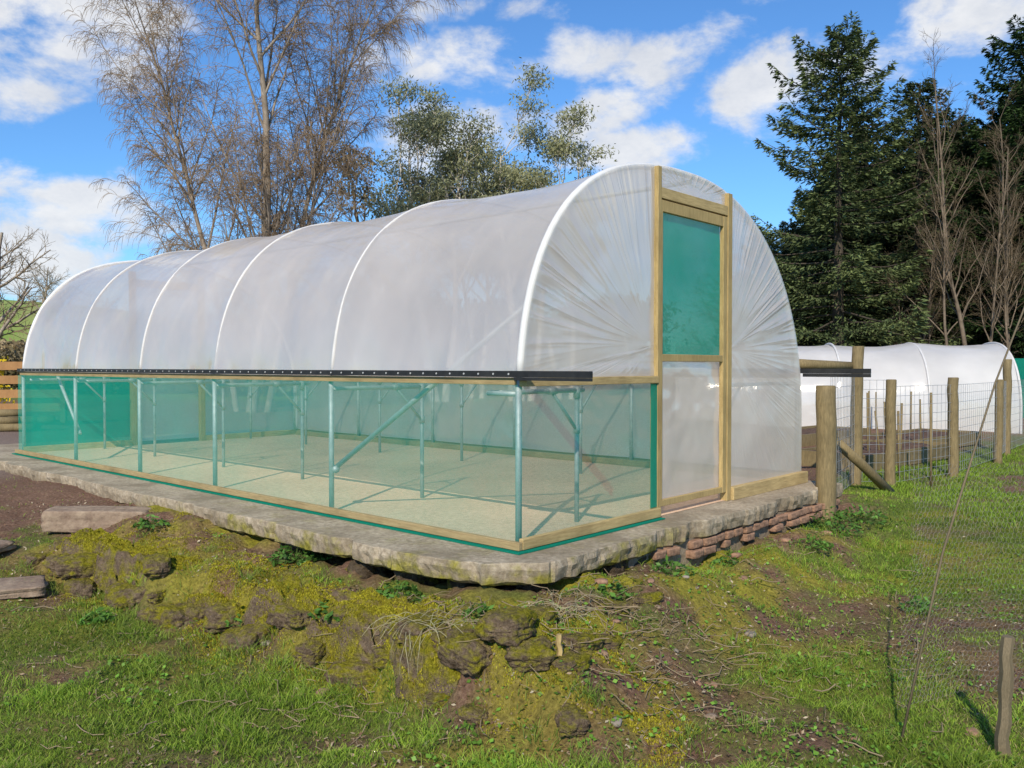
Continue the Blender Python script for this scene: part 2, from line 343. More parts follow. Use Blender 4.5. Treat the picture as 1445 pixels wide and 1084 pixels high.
# ------------------------------------------------------------ slab
def slab():
    per=[]; st0=.022
    def seg(a,b,st):
        L=math.hypot(b[0]-a[0],b[1]-a[1]); n=max(2,int(L/st))
        for i in range(n): per.append((a[0]+(b[0]-a[0])*i/n,a[1]+(b[1]-a[1])*i/n))
    pts=[(-.42,-.12),(-.1,-.36),(4.0,-.33),(4.0,9.5),(-.5,9.5),(-.5,.3)]
    for i in range(6): seg(pts[i],pts[(i+1)%6],st0)
    p=np.array(per); n=len(p)
    tg=np.roll(p,-1,0)-np.roll(p,1,0); nr=np.stack([tg[:,1],-tg[:,0]],1); nr/=np.linalg.norm(nr,axis=1)[:,None]
    nr=sum(np.roll(nr,k,0) for k in range(-9,10)); nr/=np.linalg.norm(nr,axis=1)[:,None]
    s=np.arange(n)*st0
    j=(fbm(s,s*0,1.0,3,4)-.5)*.08+(fbm(s,s*0,9,3,9)-.5)*.025
    q5=np.floor(s*4.5+2*vn(s*2,s*0,77)); j=j+(_h(q5,0*q5,3)-.5)*.035
    bite=np.clip(fbm(s,s*0+5,3,3,14)-.62,0,1)*.35
    cen=np.array([1.75,4.6]); inner=cen+(p-cen)*np.array([.80,.92])
    rings=[np.stack([inner[:,0],inner[:,1],np.zeros(n)],1)]
    prof=[(-.09,0),(-.02,0),(-.003,-.001),(.0,-.006),(.003,-.04),(-.002,-.075),(-.008,-.112),(-.04,-.130),(-.25,-.132)]
    thick=1+(fbm(s,s*0+2,1.2,2,24)-.5)*.3
    for k,(o,z) in enumerate(prof):
        jj=j-bite+(fbm(s,s*0+k*1.3,16,4,40)-.5)*.034*(k>3)
        q=p+nr*(o+jj)[:,None]
        zz=z*thick+(fbm(s,s*0+k*.8,14,3,60)-.5)*.022*(k>4)
        rings.append(np.stack([q[:,0],q[:,1],zz+0*s],1))
    V=np.concatenate(rings); F=[]
    K=len(rings)
    for k in range(K-1):
        i=np.arange(n); F.append(np.stack([k*n+i,(k+1)*n+i,(k+1)*n+(i+1)%n,k*n+(i+1)%n],1))
    F=np.concatenate(F).tolist(); F.append(list(range(n)))
    me=bpy.data.meshes.new('concrete_slab'); me.from_pydata(V.tolist(),[],F); 
    a=me.color_attributes.new('Col','FLOAT_COLOR','POINT'); cc=np.ones((len(V),4),dtype=np.float32)
    tyv=V[:,1]; mk=(1-ss(tyv,1.8,4.5))*(1-ss(V[:,0],.8,2.0))*1.0; mk[:3*n]*=.35; cc[:,0]=mk; a.data.foreach_set('color',cc.ravel())
    me.materials.append(CONC)
    o=bpy.data.objects.new('concrete_slab',me); C.objects.link(o); o.location=(OX,OY,0); o.rotation_euler=(0,0,ROT)
    meta(o,'old concrete base slab with broken mossy edge','concrete slab')
slab()

# ------------------------------------------------------------ main polytunnel
W,ZS,HH,NL,NR=3.84,.58,1.88,2.7,2.1
HY=[0,1.8,3.45,4.87,6.42,8.0]
def arcpt(th,w=W,zs=ZS,hh=HH,nl=NL,nr_=NR):
    c,s=math.cos(th),math.sin(th); ne=nl if c>0 else nr_
    return (w/2-w/2*math.copysign(abs(c)**(2/ne),c), zs+hh*abs(s)**(2/ne))
def profile(n,z0l,z0r,w=W,zs=ZS,hh=HH,nl=NL,nr_=NR):
    raw=[(0,z0l)]
    if z0l<zs: raw+=[(0,z0l+(zs-z0l)*i/10) for i in range(1,10)]
    for i in range(401):
        q=arcpt(math.pi*i/400,w,zs,hh,nl,nr_)
        if i<200 and q[1]<z0l: continue
        if i>200 and q[1]<z0r: continue
        raw.append(q)
    raw[0]=(raw[1][0] if z0l>=zs else 0,z0l)
    if z0r<zs: raw+=[(w,zs-(zs-z0r)*i/10) for i in range(1,11)]
    r=np.array(raw); L=np.concatenate([[0],np.cumsum(np.hypot(*np.diff(r,axis=0).T))]); t=np.linspace(0,L[-1],n)
    return np.stack([np.interp(t,L,r[:,0]),np.interp(t,L,r[:,1])],1)
PT=empty('polytunnel',(OX,OY,0),ROT)
meta(PT,'long arched polythene tunnel with green net sides on concrete slab','polytunnel')
pr=profile(90,.985,.09); tg=np.gradient(pr,axis=0); nr=np.stack([tg[:,1],-tg[:,0]],1)*-1; nr/=np.linalg.norm(nr,axis=1)[:,None]
yy=np.concatenate([np.linspace(HY[i],HY[i+1],44)[:-1] for i in range(5)]+[[8.0]])
fr=np.zeros(len(yy)); 
for i in range(5):
    mk=(yy>=HY[i])&(yy<=HY[i+1]); fr[mk]=(yy[mk]-HY[i])/(HY[i+1]-HY[i])
A,B=np.meshgrid(np.arange(90),np.arange(len(yy)),indexing='ij')
s_=A/89*5.3; Yv=yy[B]; f_=fr[B]
sag=-.034*np.sin(np.pi*f_)**.7+(fbm(s_*1.0,Yv,1.0,3,5)-.5)*.055*np.sin(np.pi*f_)
ed=np.minimum(f_,1-f_); edgew=np.exp(-ed/.09)*np.sin(np.pi*np.clip(ed/.02,0,1)*.5)
sag=sag+(vn(s_*6+Yv*3,Yv*1.2+20,3)-.5)*.034*edgew
lowr=np.exp(-(s_/.40)); sag=sag+(vn(Yv*8+s_*2,s_*1.5,8)-.5)*.026*lowr
diag=vn(Yv*2.6-s_*1.8,s_*.5,31)**3; sag=sag+(diag-.3)*.030*np.sin(np.pi*f_)*ss(1.8-s_,0,1.2)
V=np.stack([pr[A,0]+nr[A,0]*sag,Yv,pr[A,1]+nr[A,1]*sag],-1).reshape(-1,3)
arr_mesh('film_cover',V,grid_faces(90,len(yy)),FILM,True,parent=PT)
for i,y in enumerate(HY):
    p=profile(60,.985,.09); r=.023 if i in(0,5) else .0135
    tgp=np.gradient(p,axis=0); ip=np.stack([tgp[:,1],-tgp[:,0]],1); ip/=np.linalg.norm(ip,axis=1)[:,None]; p2=p+ip*.008
    MB().tube([(a,y,b) for a,b in p2],r,10).obj('hoop',WHITE if i in (0,5) else RIB,PT,True)
    MB().tube([(.012,y,.003),(.012,y,.98)],.019,10).obj('hoop_leg',STEEL,PT,True)
    MB().tube([(3.81,y,.003),(3.81,y,.98)],.019,10).obj('hoop_leg',STEEL,PT,True)
    for sgn,x0 in ((1,.02),(-1,3.80)):
        b=MB(); yl=y+(.0 if i else .25)
        if i==5: yl=y-.2
        b.tube([(x0,yl,.89),(x0+sgn*.93,yl,.89)],.016,8)
        b.tube([(x0+sgn*.86,yl,.003),(x0+sgn*.86,yl,.87)],.016,8)
        b.tube([(x0+sgn*.86,yl,.62),(x0+sgn*.60,yl,.88)],.012,8)
        b.tube([(x0+sgn*.86,yl,.835),(x0+sgn*.86,yl,.915)],.024,8); b.tube([(x0+sgn*.86,yl,.60),(x0+sgn*.86,yl,.66)],.023,8)
        b.tube([(x0+sgn*.56,yl,.89),(x0+sgn*.64,yl,.89)],.023,8)
        if i==0: b.tube([(x0,yl,.89),(x0,0.0,.89)],.015,8)
        b.obj('staging_support',STEEL,PT,True)
MB().tube([(.20,.03,1.46),(.05,1.80,.32)],.019,8).tube([(.03,1.77,.31),(.07,1.86,.31)],.027,8).obj('diagonal_brace',STEEL,PT,True)
MB().tube([(.20,7.97,1.46),(.05,6.40,.32)],.019,8).obj('diagonal_brace',STEEL,PT,True)
MB().tube([(1.92,0,2.41),(1.92,8.0,2.41)],.017,8).obj('ridge_tube',STEEL,PT,True)
# timber
MB().box((-.028,0,.943),(.0,8.0,.984)).obj('side_rail',WY,PT,bevel=.003)
MB().box((3.845,0,.943),(3.872,8.0,.984)).obj('side_rail',WY,PT,bevel=.003)
MB().box((-.092,-.095,.012),(-.060,8.0,.058)).obj('base_board',WY,PT,bevel=.004)
MB().box((3.846,-.03,.0),(3.885,8.0,.09)).obj('base_board',WY,PT,bevel=.004)
MB().box((-.058,-.096,.012),(1.384,-.064,.075)).obj('base_board',WX,PT,bevel=.004)
MB().box((2.452,-.085,.0),(3.86,-.012,.10)).obj('base_board',WX,PT,bevel=.004)
MB().box((.0,-.072,.935),(1.384,-.014,.984)).obj('end_rail',WX,PT,bevel=.003)
bt=MB().box((-.050,-.56,.988),(-.029,8.02,1.024)).box((-.052,-.56,.970),(-.03,-.02,.987))
for i in range(66):
    y=.02+i*.121; bt.tube([(-.0505,y,1.006),(-.054,y,1.006)],.006,8,1)
bt.obj('film_batten',[BLACK,WASH],PT)
MB().box((3.875,-.62,.986),(3.90,8.02,1.03)).box((3.876,-.62,.955),(3.899,-.02,.985)).obj('film_batten',BLACK,PT)
# nets
def sheet(name,x0,x1,y0,y1,z0,z1,mat,parent,n=40,m=14,amp=.006,seed=1):
    u=np.linspace(0,1,n); v=np.linspace(0,1,m); U,Vv=np.meshgrid(u,v,indexing='ij')
    L=math.hypot(x1-x0,y1-y0); nx,ny=-(y1-y0)/L,(x1-x0)/L
    w=(fbm(U*L,Vv*2,2.2,3,seed)-.5)*amp*2
    P=np.stack([x0+(x1-x0)*U+nx*w,y0+(y1-y0)*U+ny*w,z0+(z1-z0)*Vv],-1).reshape(-1,3)
    return arr_mesh(name,P,grid_faces(n,m),mat,True,parent=parent)
sheet('side_netting',-.048,-.048,-.048,8.0,.0,.945,NET,PT,160,14,.006,3)
sheet('end_netting',-.048,1.384,-.048,-.048,.0,.934,NET,PT,50,14,.004,4)
sheet('netting_seam',1.30,1.382,-.06,-.06,.08,.93,NETD,PT,6,12,.002,5)
MB().box((3.77,.02,.006),(3.80,7.9,.07)).obj('base_board',WY,PT,bevel=.003)
MB().box((-.125,-.125,.002),(-.050,8,.010)).obj('netting_hem',NETD,PT)
MB().box((-.049,-.13,.002),(1.38,-.050,.009)).obj('netting_hem',NETD,PT)
# end wall posts and film
def topz(x):
    u=abs((x-W/2)/(W/2)); ne=NL if x<W/2 else NR
    return ZS+HH*max(1-u**ne,0)**(1/ne)
MB().box((1.386,-.062,.0),(1.43,.0,topz(1.40)-.01)).obj('door_post',WZ,PT,bevel=.003)
MB().box((2.385,-.062,.0),(2.45,.0,topz(2.44)-.01)).obj('door_post',WZ,PT,bevel=.003)
MB().box((1.431,-.058,2.215),(2.384,-.005,2.29)).obj('door_header',WX,PT,bevel=.003)
def fan(name,pc,bnd,seed,amp,wr,Y0=-.03):
    b=np.array(bnd); L=np.concatenate([[0],np.cumsum(np.hypot(*np.diff(b,axis=0).T))]); n=900; t=np.linspace(0,L[-1],n)
    b=np.stack([np.interp(t,L,b[:,0]),np.interp(t,L,b[:,1])],1); r=np.linspace(0,1,44)
    R,T=np.meshgrid(r,np.arange(n),indexing='ij'); tt=t[T]
    ph=tt*wr+(vn(tt*2.2,R*.8,seed)-.5)*2.6
    ridge=lambda p,rr,sd_: (1-np.abs(vn(p,rr,sd_)-.5)*2)**2
    w=ridge(ph,R*1.2+3,seed)-.35; w2=ridge(ph*2.1+5,R*2.0,seed+4)-.35
    arcw=np.clip((b[T,1]-1.0)/.5,.14,1)
    fade=.25+.75*vn(tt*3.0,tt*0+7,seed+8)
    a=amp*(np.clip((R-.25*fade)/.55,0,1)**1.2*np.clip((1-R)/.06,0,1)**.5)*arcw
    wy=a*(w+.6*w2*ss(R,.4,.9))
    big=(fbm(tt,R*2,.9,3,seed+2)-.5)*.03*np.sin(np.pi*np.clip(R,0,1))
    P=np.stack([pc[0]+(b[T,0]-pc[0])*R,Y0-wy-big,pc[1]+(b[T,1]-pc[1])*R],-1).reshape(-1,3)
    return arr_mesh(name,P,grid_faces(44,n),FILME,True,parent=PT)
pa=profile(200,.98,.09)
left=[(1.385,.985),(0.02,.985)]+[(a+.0,b) for a,b in pa if a<1.385 and b>.99]+[(1.385,topz(1.385))]
fan('end_film',(1.385,1.20),left,3,.0105,15)
right=[(2.452,topz(2.452))]+[(a,b) for a,b in pa if a>2.452]+[(3.84,.09),(2.452,.09)]
fan('end_film',(2.452,1.18),right,13,.013,15)
topb=[(1.43,2.29)]+[(x,topz(x)) for x in np.linspace(1.43,2.385,14)]+[(2.385,2.29)]
fan('end_film',(1.9,2.29),topb,23,.006,14)
# door
door=MB().box((1.434,-.055,.07),(1.458,-.02,2.205)).box((2.325,-.055,.07),(2.381,-.02,2.205)).box((1.459,-.053,2.125),(2.324,-.022,2.205)).box((1.459,-.053,1.085),(2.324,-.022,1.135)).box((1.459,-.053,.07),(2.324,-.022,.115)).obj('door',WZ,PT,bevel=.003)
door["label"]='timber framed door with green net top and film bottom'
sheet('door_netting',1.45,2.335,-.018,-.018,1.12,2.15,NETD,door,30,30,.010,9)
sheet('door_film',1.45,2.335,-.018,-.018,.10,1.10,FILM,door,30,30,.012,10)
# back end wall
MB().box((1.30,7.96,.0),(1.37,8.03,2.3)).obj('door_post',WZ,PT,bevel=.003)
MB().box((2.26,7.96,.0),(2.33,8.03,2.3)).obj('door_post',WZ,PT,bevel=.003)
MB().box((1.371,7.97,2.1),(2.259,8.02,2.2)).obj('door_header',WX,PT,bevel=.003)
sheet('end_netting',0,1.30,8.03,8.03,.03,1.0,NETD,PT,20,8,.004,15)
sheet('back_film',1.36,2.27,8.04,8.04,.05,2.1,FILMB,PT,20,20,.01,16)
sheet('end_netting',2.33,3.84,8.04,8.04,.03,1.0,FILMB,PT,20,8,.01,17)
u=np.linspace(0,1,60); U,R=np.meshgrid(u,np.linspace(0,1,8),indexing='ij')
xb=.02+U*3.8; tz=np.array([topz(x) for x in xb.ravel()]).reshape(xb.shape)
P=np.stack([xb,8.045+0*xb,1.0+(np.maximum(tz,1.0)-1.0)*R],-1).reshape(-1,3)
arr_mesh('back_film',P,grid_faces(60,8),FILMB,True,parent=PT)
MB().box((0,7.97,.004),(1.299,8.01,.08)).obj('base_board',WX,PT,bevel=.003)
MB().box((2.331,7.97,.004),(3.84,8.01,.08)).obj('base_board',WX,PT,bevel=.003)
MB().box((0,7.975,.95),(1.299,8.01,1.0)).obj('end_rail',WX,PT,bevel=.003)
fl=MB().box((-.040,-.04,.0025),(3.845,7.99,.0055)).obj('floor',floor_mat(),PT)

# ------------------------------------------------------------ second polytunnel
def small_tunnel(x0,y0,x1,y1,w,zs,hh,z0,nh):
    L=math.hypot(x1-x0,y1-y0); rz=math.atan2(y1-y0,x1-x0)
    e=empty('polytunnel',(x0,y0,z0),rz); meta(e,'low white polythene tunnel behind the vegetable beds','polytunnel')
    p=profile(60,0.0,0.0,w,zs,hh,2.3,2.3); tg=np.gradient(p,axis=0); nn=np.stack([-tg[:,1],tg[:,0]],1); nn/=np.linalg.norm(nn,axis=1)[:,None]
    ys=np.linspace(0,L,nh*16+1); A,B=np.meshgrid(np.arange(60),np.arange(len(ys)),indexing='ij')
    f=(ys[B]/L*nh)%1; sag=-.06*np.sin(np.pi*f)**.8+(fbm(A*.09,ys[B],1.2,3,5)-.5)*.09
    V=np.stack([ys[B],p[A,0]+nn[A,0]*sag-w/2,p[A,1]+nn[A,1]*sag],-1).reshape(-1,3)
    arr_mesh('film_cover',V,grid_faces(60,len(ys)),FILMW,True,parent=e)
    for i in range(nh+1):
        MB().tube([(L*i/nh,a-w/2,b) for a,b in p],.024,8).obj('hoop',RIB,e,True)
    n=40; q=p[np.linspace(0,59,n).astype(int)]
    R,T=np.meshgrid(np.linspace(0,1,10),np.arange(n),indexing='ij')
    V=np.stack([L+.0*R+(fbm(T*.6,R*2,1,2,3)-.5)*.06,(q[T,0]-w/2)*R,.8+(q[T,1]-.8)*R],-1).reshape(-1,3)
    arr_mesh('end_film',V,grid_faces(10,n),FILMW,True,parent=e)
    b=MB().box((L+.03,-.45,0),(L+.09,-.38,1.75)).box((L+.03,.38,0),(L+.09,.45,1.75)).box((L+.03,-.38,1.68),(L+.09,.38,1.75)); d=b.obj('door',WZ,e)
    sheet('door_netting',L+.06,L+.06,-.38,.38,.05,1.68,NETD,d,6,6)
FILMW=film_mat('white_polythene',.88,.34,.06,.3,(.84,.81,.77),low=.87,gz=.3)
small_tunnel(3.8,19.6,10.3,18.3,3.4,.5,1.40,-.35,4)
scr=empty('net_screen',(13.0,21.5,-.3),-.2); meta(scr,'green windbreak netting screen on posts','screen')
for x in (-1.6,0,1.6): MB().tube([(x,0,0),(x,0,1.6)],.05,8).obj('post',POST,scr,True)
sheet('netting',-1.6,1.6,-.06,-.06,.05,1.55,NETD,scr,20,6,.03)

# ------------------------------------------------------------ rocks, bricks, ledge
def ico(sub):
    import bmesh
    bm=bmesh.new(); bmesh.ops.create_icosphere(bm,subdivisions=sub,radius=1); bm.verts.ensure_lookup_table()
    V=np.array([v.co[:] for v in bm.verts]); F=np.array([[v.index for v in f.verts] for f in bm.faces]); bm.free(); return V,F
IV,IF=ico(4); IV2,IF2=ico(2); IV5,IF5=ico(5)
def rock(name,loc,size,rz,seed,mat,label,cat,group=None,big=True,boxy=.5):
    V,F=(IV5,IF5) if big else (IV2,IF2); v=V.copy()
    m=np.abs(v).max(1)[:,None]; v=v*(1-boxy)+v/m*boxy*.85
    n=fbm3(V+seed,1.3,4,seed)-.5; n2=fbm3(V+seed,4,4,seed+3)-.5; n3=fbm3(V+seed,11,3,seed+9)-.5
    v=v*(1+n*1.1+n2*.55+n3*.26*big)[:,None]; v=v*np.array(size)
    o=arr_mesh(name,v,F,mat,True); o.location=loc; o.rotation_euler=(rng.uniform(-.12,.12),rng.uniform(-.12,.12),rz); meta(o,label,cat,None,group); return o
def HZ(x,y): return float(height(x,y))
RK=[(-.02,3.74,.15,.12,.07),(.26,3.66,.09,.07,.04),(.5,4.35,.10,.07,.04),(.72,4.5,.09,.06,.04),(-.32,3.72,.10,.08,.04),(.30,3.86,.10,.08,.05),(.12,3.98,.11,.09,.06),(.45,3.98,.08,.07,.04),(-.15,3.55,.07,.06,.03)]
for i in range(34):   # broken edge of the bank, stone by stone
    s=-.2+i*(LL+.75)/33+rng.normal(0,.03); w0=-.24+rng.normal(0,.07); sz=rng.uniform(.05,.12)
    RK.append((A0[0]+ax[0]*s+pn[0]*w0,A0[1]+ax[1]*s+pn[1]*w0,sz*1.35,sz,sz*.75))
for i,(x,y,sx,sy,sz) in enumerate(RK):
    rock('mossy_rock',(x,y,HZ(x,y)+sz*.05),(sx,sy,sz),rng.uniform(0,3),i+3,MOSSY,'lumpy stone rubble covered in yellow green moss','rock','rubble by the slab corner',boxy=.5)
for i in range(40):
    u=rng.uniform(-.5,.45); dd=rng.uniform(3.5,6.2); x,y=u*dd,dd
    if i<28: x,y=rng.normal(.4,.75),rng.normal(4.1,.42)
    tx,ty=W2T(x,y)
    if slabd(tx,ty)<.15: continue
    s=rng.uniform(.010,.032); rock('stone',(x,y,HZ(x,y)+s*.1),(s*1.4,s,s*.6),rng.uniform(0,3),i+40,[STONE,BRICK,LINTEL][i%3],'small loose stone on bare soil','stone','loose stones',False)
k=0
for c in range(2):
    x=.95 if c==0 else 1.25
    while x<3.88:
        w=rng.uniform(.10,.185); y=-.292+rng.uniform(-.014,.014)-.004*c
        if rng.random()<(.95 if c==0 else .5):
            v=IV.copy(); m=np.abs(v).max(1)[:,None]; v=v*.15+v/m*.85; v=v*(1+(fbm3(IV+k,2,4,k)-.5)*.34)[:,None]*np.array([w/2,.05,.027])
            o=arr_mesh('brick',v,IF,BRICK,True); wx,wy=T2W(x+w/2,y+.0)
            o.location=(wx,wy,-.158-c*.060); o.rotation_euler=(rng.uniform(-.04,.04),rng.uniform(-.025,.025),ROT+rng.uniform(-.06,.06))
            meta(o,'weathered red brick showing under the slab edge','brick',None,'bricks under the slab')
        x+=w+.014; k+=1
o=MB().box((.7,-.29,-.4),(3.9,-.15,-.12)).obj('mortar_footing',CONC); o.location=(OX,OY,0); o.rotation_euler=(0,0,ROT); meta(o,'rough mortar footing behind the brick course','footing')
for i,(tx,ty,s) in enumerate([(.2,-.45,.03),(1.3,-.75,.03),(2.1,-.62,.035),(3.0,-.6,.03),(1.7,-.5,.03),(2.5,-.48,.04),(.9,-.5,.04)]):
    x,y=T2W(tx,ty); rock('brick_fragment',(x,y,HZ(x,y)+.01),(s*1.5,s,s*.7),i,90+i,BRICK,'broken piece of red brick on soil','brick','brick rubble',False,.8)
for i,(tx,ty) in enumerate([(-.22,.15),(.0,-.14),(.35,-.18),(.65,-.22),(.9,-.22),(-.3,.5),(-.34,.9)]):
    x,y=T2W(tx,ty); rock('foundation_stone',(x,y,-.21),(.18,.1,.11),ROT+rng.uniform(-.4,.4),70+i,MOSSY2,'dark rubble stone under the slab corner','stone','stones under the slab')
def ledge(s,w):
    wob=(fbm(s,s*0,1.5,3,7)-.5)*.3
    hw=.15+(fbm(s,s*0+3,2.5,3,9)-.5)*.16
    q=np.clip(np.abs(w)/1.0,0,1); edge=(fbm(s*1.0,w*.9+9,6,4,12)-.5)*1.1
    z=-.135-.055*(s/LL)-.28*ss(q+edge*.5,.45,1.05)+(fbm(s,w*.3,5,4,13)-.5)*.11+(fbm(s,w*.3,22,3,14)-.5)*.06
    z=z-.16*ss(fbm(s,s*0+8,2.1,2,15),.57,.68)
    x=A0[0]+ax[0]*s+pn[0]*(w*hw*1.35+wob-.08); y=A0[1]+ax[1]*s+pn[1]*(w*hw*1.35+wob-.08)
    return x,y,z
Sg,Wg=np.meshgrid(np.linspace(0,LL,340),np.linspace(-1,1,64),indexing='ij'); x,y,z=ledge(Sg,Wg)
o=arr_mesh('mossy_kerb',np.stack([x,y,z],-1).reshape(-1,3),grid_faces(340,64),MOSSY,True)
meta(o,'broken old concrete kerb covered in moss beside slab','kerb')
# moss tufts
n=130000; s=rng.uniform(0,LL,n); w=rng.uniform(-1,1,n); x,y,z=ledge(s,w); kk=(fbm(s*1.0,w*.5,3,3,66)>.40); x,y,z=x[kk],y[kk],z[kk]
n2=150000; s2=rng.uniform(-.3,LL+1.0,n2); w2=rng.normal(-.04,.24,n2); x2=A0[0]+ax[0]*s2+pn[0]*w2; y2=A0[1]+ax[1]*s2+pn[1]*w2; kk=(fbm(x2,y2,3,3,67)>.49); x2,y2=x2[kk],y2[kk]; tx,ty=W2T(x2,y2); kk=slabd(tx,ty)>.06; x2,y2=x2[kk],y2[kk]
n3=26000; a3=rng.uniform(-.1,3.0,n3); b3=-.5-np.abs(rng.normal(0,.22,n3)); x3=OX+CA*b3-SA*a3; y3=OY+SA*b3+CA*a3; kk=(fbm(x3,y3,3,3,68)>.5); x3,y3=x3[kk],y3[kk]
P=np.concatenate([np.stack([x,y,z],1),np.stack([x2,y2,height(x2,y2)],1),np.stack([x3,y3,height(x3,y3)],1)]); n=len(P)
col=np.array([.40,.375,.03])*rng.uniform(.35,1.6,(n,1))+np.array([.08,.04,0])*rng.random((n,1))
col=col*(.55+.9*fbm(P[:,0],P[:,1],5,3,88))[:,None]
meta(blades('moss',P-np.array([0,0,.002]),rng.uniform(.005,.014,n),np.full(n,.004),rng.uniform(.1,.8,n),col,GRASS),'yellow green moss tufts on kerb and rubble','moss','stuff')
cx=[];cy=[]
for i in range(120):
    s=rng.uniform(-.3,LL+1.1); w0=rng.normal(-.32,.22); x0=A0[0]+ax[0]*s+pn[0]*w0; y0=A0[1]+ax[1]*s+pn[1]*w0
    m=rng.integers(12,45); cx.append(rng.normal(x0,.03,m)); cy.append(rng.normal(y0,.03,m))
for i in range(160):
    dd=rng.uniform(3,7.5); x0=rng.uniform(-.62,.62)*dd; m=rng.integers(12,45); cx.append(rng.normal(x0,.03,m)); cy.append(rng.normal(dd,.03,m))
cx=np.concatenate(cx);cy=np.concatenate(cy); tx,ty=W2T(cx,cy); kk=(slabd(tx,ty)>.08)&(ty<3.2); cx,cy=cx[kk],cy[kk]; n=len(cx)
kz=rng.random(n)[:,None]; col=np.array([.12,.23,.025])*(1-kz)+np.array([.36,.44,.08])*kz
meta(blades('grass',np.stack([cx,cy,height(cx,cy)+.005],1),rng.uniform(.025,.085,n),np.full(n,.0032),rng.uniform(.3,1.4,n),col,GRASS),'longer grass tufts over kerb and rubble','grass','stuff')
def chunk(name,loc,size,rz,mat,label,cat,seed):
    v=IV5.copy(); m=np.abs(v).max(1)[:,None]; v=v*.1+v/m*.9
    v=v*(1+(fbm3(IV5+seed,2,5,seed)-.5)*.36)[:,None]*np.array(size)
    o=arr_mesh(name,v,IF5,mat,True); o.location=loc; o.rotation_euler=(.02,.03,rz); meta(o,label,cat); return o
chunk('stone_block',(-3.22,6.62,HZ(-3.22,6.62)+.05),(.40,.12,.085),.12,LINTEL,'long weathered sandstone block lying on bare soil','stone block',5)
chunk('stone_slab',(-3.35,5.2,HZ(-3.35,5.2)+.01),(.42,.16,.03),.5,LINTEL,'flat grey stone slab lying in the grass','stone slab',8)
chunk('stone_slab',(-4.0,6.0,HZ(-4.0,6.0)+.02),(.35,.25,.03),-.2,LINTEL,'flat brown stone slab at the soil edge','stone slab',9)

# ------------------------------------------------------------ debris
def stuff_leaves(name,P,size,colr,flat=.4,mat=LEAF,asp=.45):
    n=len(P); a=rng.uniform(0,2*np.pi,n); t=rng.normal(0,flat,n)
    D=np.stack([np.cos(a)*np.cos(t),np.sin(a)*np.cos(t),np.sin(t)],1); R=rng.normal(size=(n,3))*flat+np.array([0,0,1]); Bv=np.cross(D,R); Bv/=np.linalg.norm(Bv,axis=1)[:,None]
    s=size[:,None]; V=np.stack([P-D*s*.5,P+Bv*s*asp*.5,P+D*s*.5,P-Bv*s*asp*.5],1).reshape(-1,3); i=np.arange(n)*4
    return arr_mesh(name,V,np.stack([i,i+1,i+2,i+3],1),mat,False,np.repeat(colr,4,axis=0))
n=20000; d=3+rng.random(n)**1.3*4.5; X=rng.uniform(-.62,.62,n)*d; Y=d; tx,ty=W2T(X,Y); g,_,_=masks(X,Y); kk=(slabd(tx,ty)>.05)&(rng.random(n)<1.1-g); X,Y=X[kk],Y[kk]; n=len(X)
P=np.stack([X,Y,height(X,Y)+.008],1); base=np.array([[.28,.17,.10],[.42,.31,.20],[.15,.085,.05],[.56,.47,.33]])[rng.integers(0,4,n)]
meta(stuff_leaves('leaf_litter',P,rng.uniform(.007,.030,n),base*rng.uniform(.6,1.2,(n,1))),'dead brown leaves and chips on soil','leaf litter','stuff')
n=15000; d=3+rng.random(n)**1.3*6; X=rng.uniform(-.62,.62,n)*d; Y=d; tx,ty=W2T(X,Y); kk=(slabd(tx,ty)>.05)&(fbm(X,Y,1.6,3,101)>.52)&(ty<2.5); X,Y=X[kk],Y[kk]; n=len(X)
P=np.stack([X,Y,height(X,Y)+.018],1)
meta(stuff_leaves('clover_patch',P,rng.uniform(.012,.028,n),np.array([.10,.20,.025])*rng.uniform(.7,1.9,(n,1)),asp=.8),'low broad leaved weeds among grass','weeds','stuff')
def segmesh(name,segs,sides,mat,parent=None):
    a=np.array(segs); p0,p1,r0,r1=a[:,0:3],a[:,3:6],a[:,6],a[:,7]; d=p1-p0; d/=np.maximum(np.linalg.norm(d,axis=1),1e-6)[:,None]
    ref=np.where(np.abs(d[:,2:3])<.9,np.array([[0,0,1.]]),np.array([[1.,0,0]])); u=np.cross(d,ref); u/=np.linalg.norm(u,axis=1)[:,None]; w=np.cross(d,u); n=len(a); V=np.zeros((n,2,sides,3))
    for j in range(sides):
        g=2*math.pi*j/sides; o=u*math.cos(g)+w*math.sin(g); V[:,0,j]=p0+o*r0[:,None]; V[:,1,j]=p1+o*r1[:,None]
    i=np.arange(n)*2*sides; F=np.concatenate([np.stack([i+j,i+(j+1)%sides,i+sides+(j+1)%sides,i+sides+j],1) for j in range(sides)])
    return arr_mesh(name,V.reshape(-1,3),F,mat,True,parent=parent)
tw=[]
for i in range(560):
    dd=rng.uniform(3.2,7); x=rng.uniform(-.55,.55)*dd; y=dd
    if i<340: x=rng.normal(.2,.6); y=rng.normal(4.12,.32)
    tx,ty=W2T(x,y)
    if slabd(tx,ty)<.06: continue
    p=np.array([x,y,HZ(x,y)+.012]); a=rng.uniform(0,6.28); L=rng.uniform(.05,.24); r=rng.uniform(.001,.0034)
    for j in range(4):
        a+=rng.normal(0,.35); q=p+np.array([math.cos(a)*L/4,math.sin(a)*L/4,rng.normal(0,.012)]); q[2]=max(q[2],HZ(q[0],q[1])+.004); tw.append([*p,*q,r,r*.85]); p=q
meta(segmesh('dead_twigs',tw,5,TWIGW),'dead twigs and root fragments on soil','twigs','stuff')
STRAW=simple('straw',(.3,.26,.14),(.5,.46,.28),5,.8,0)
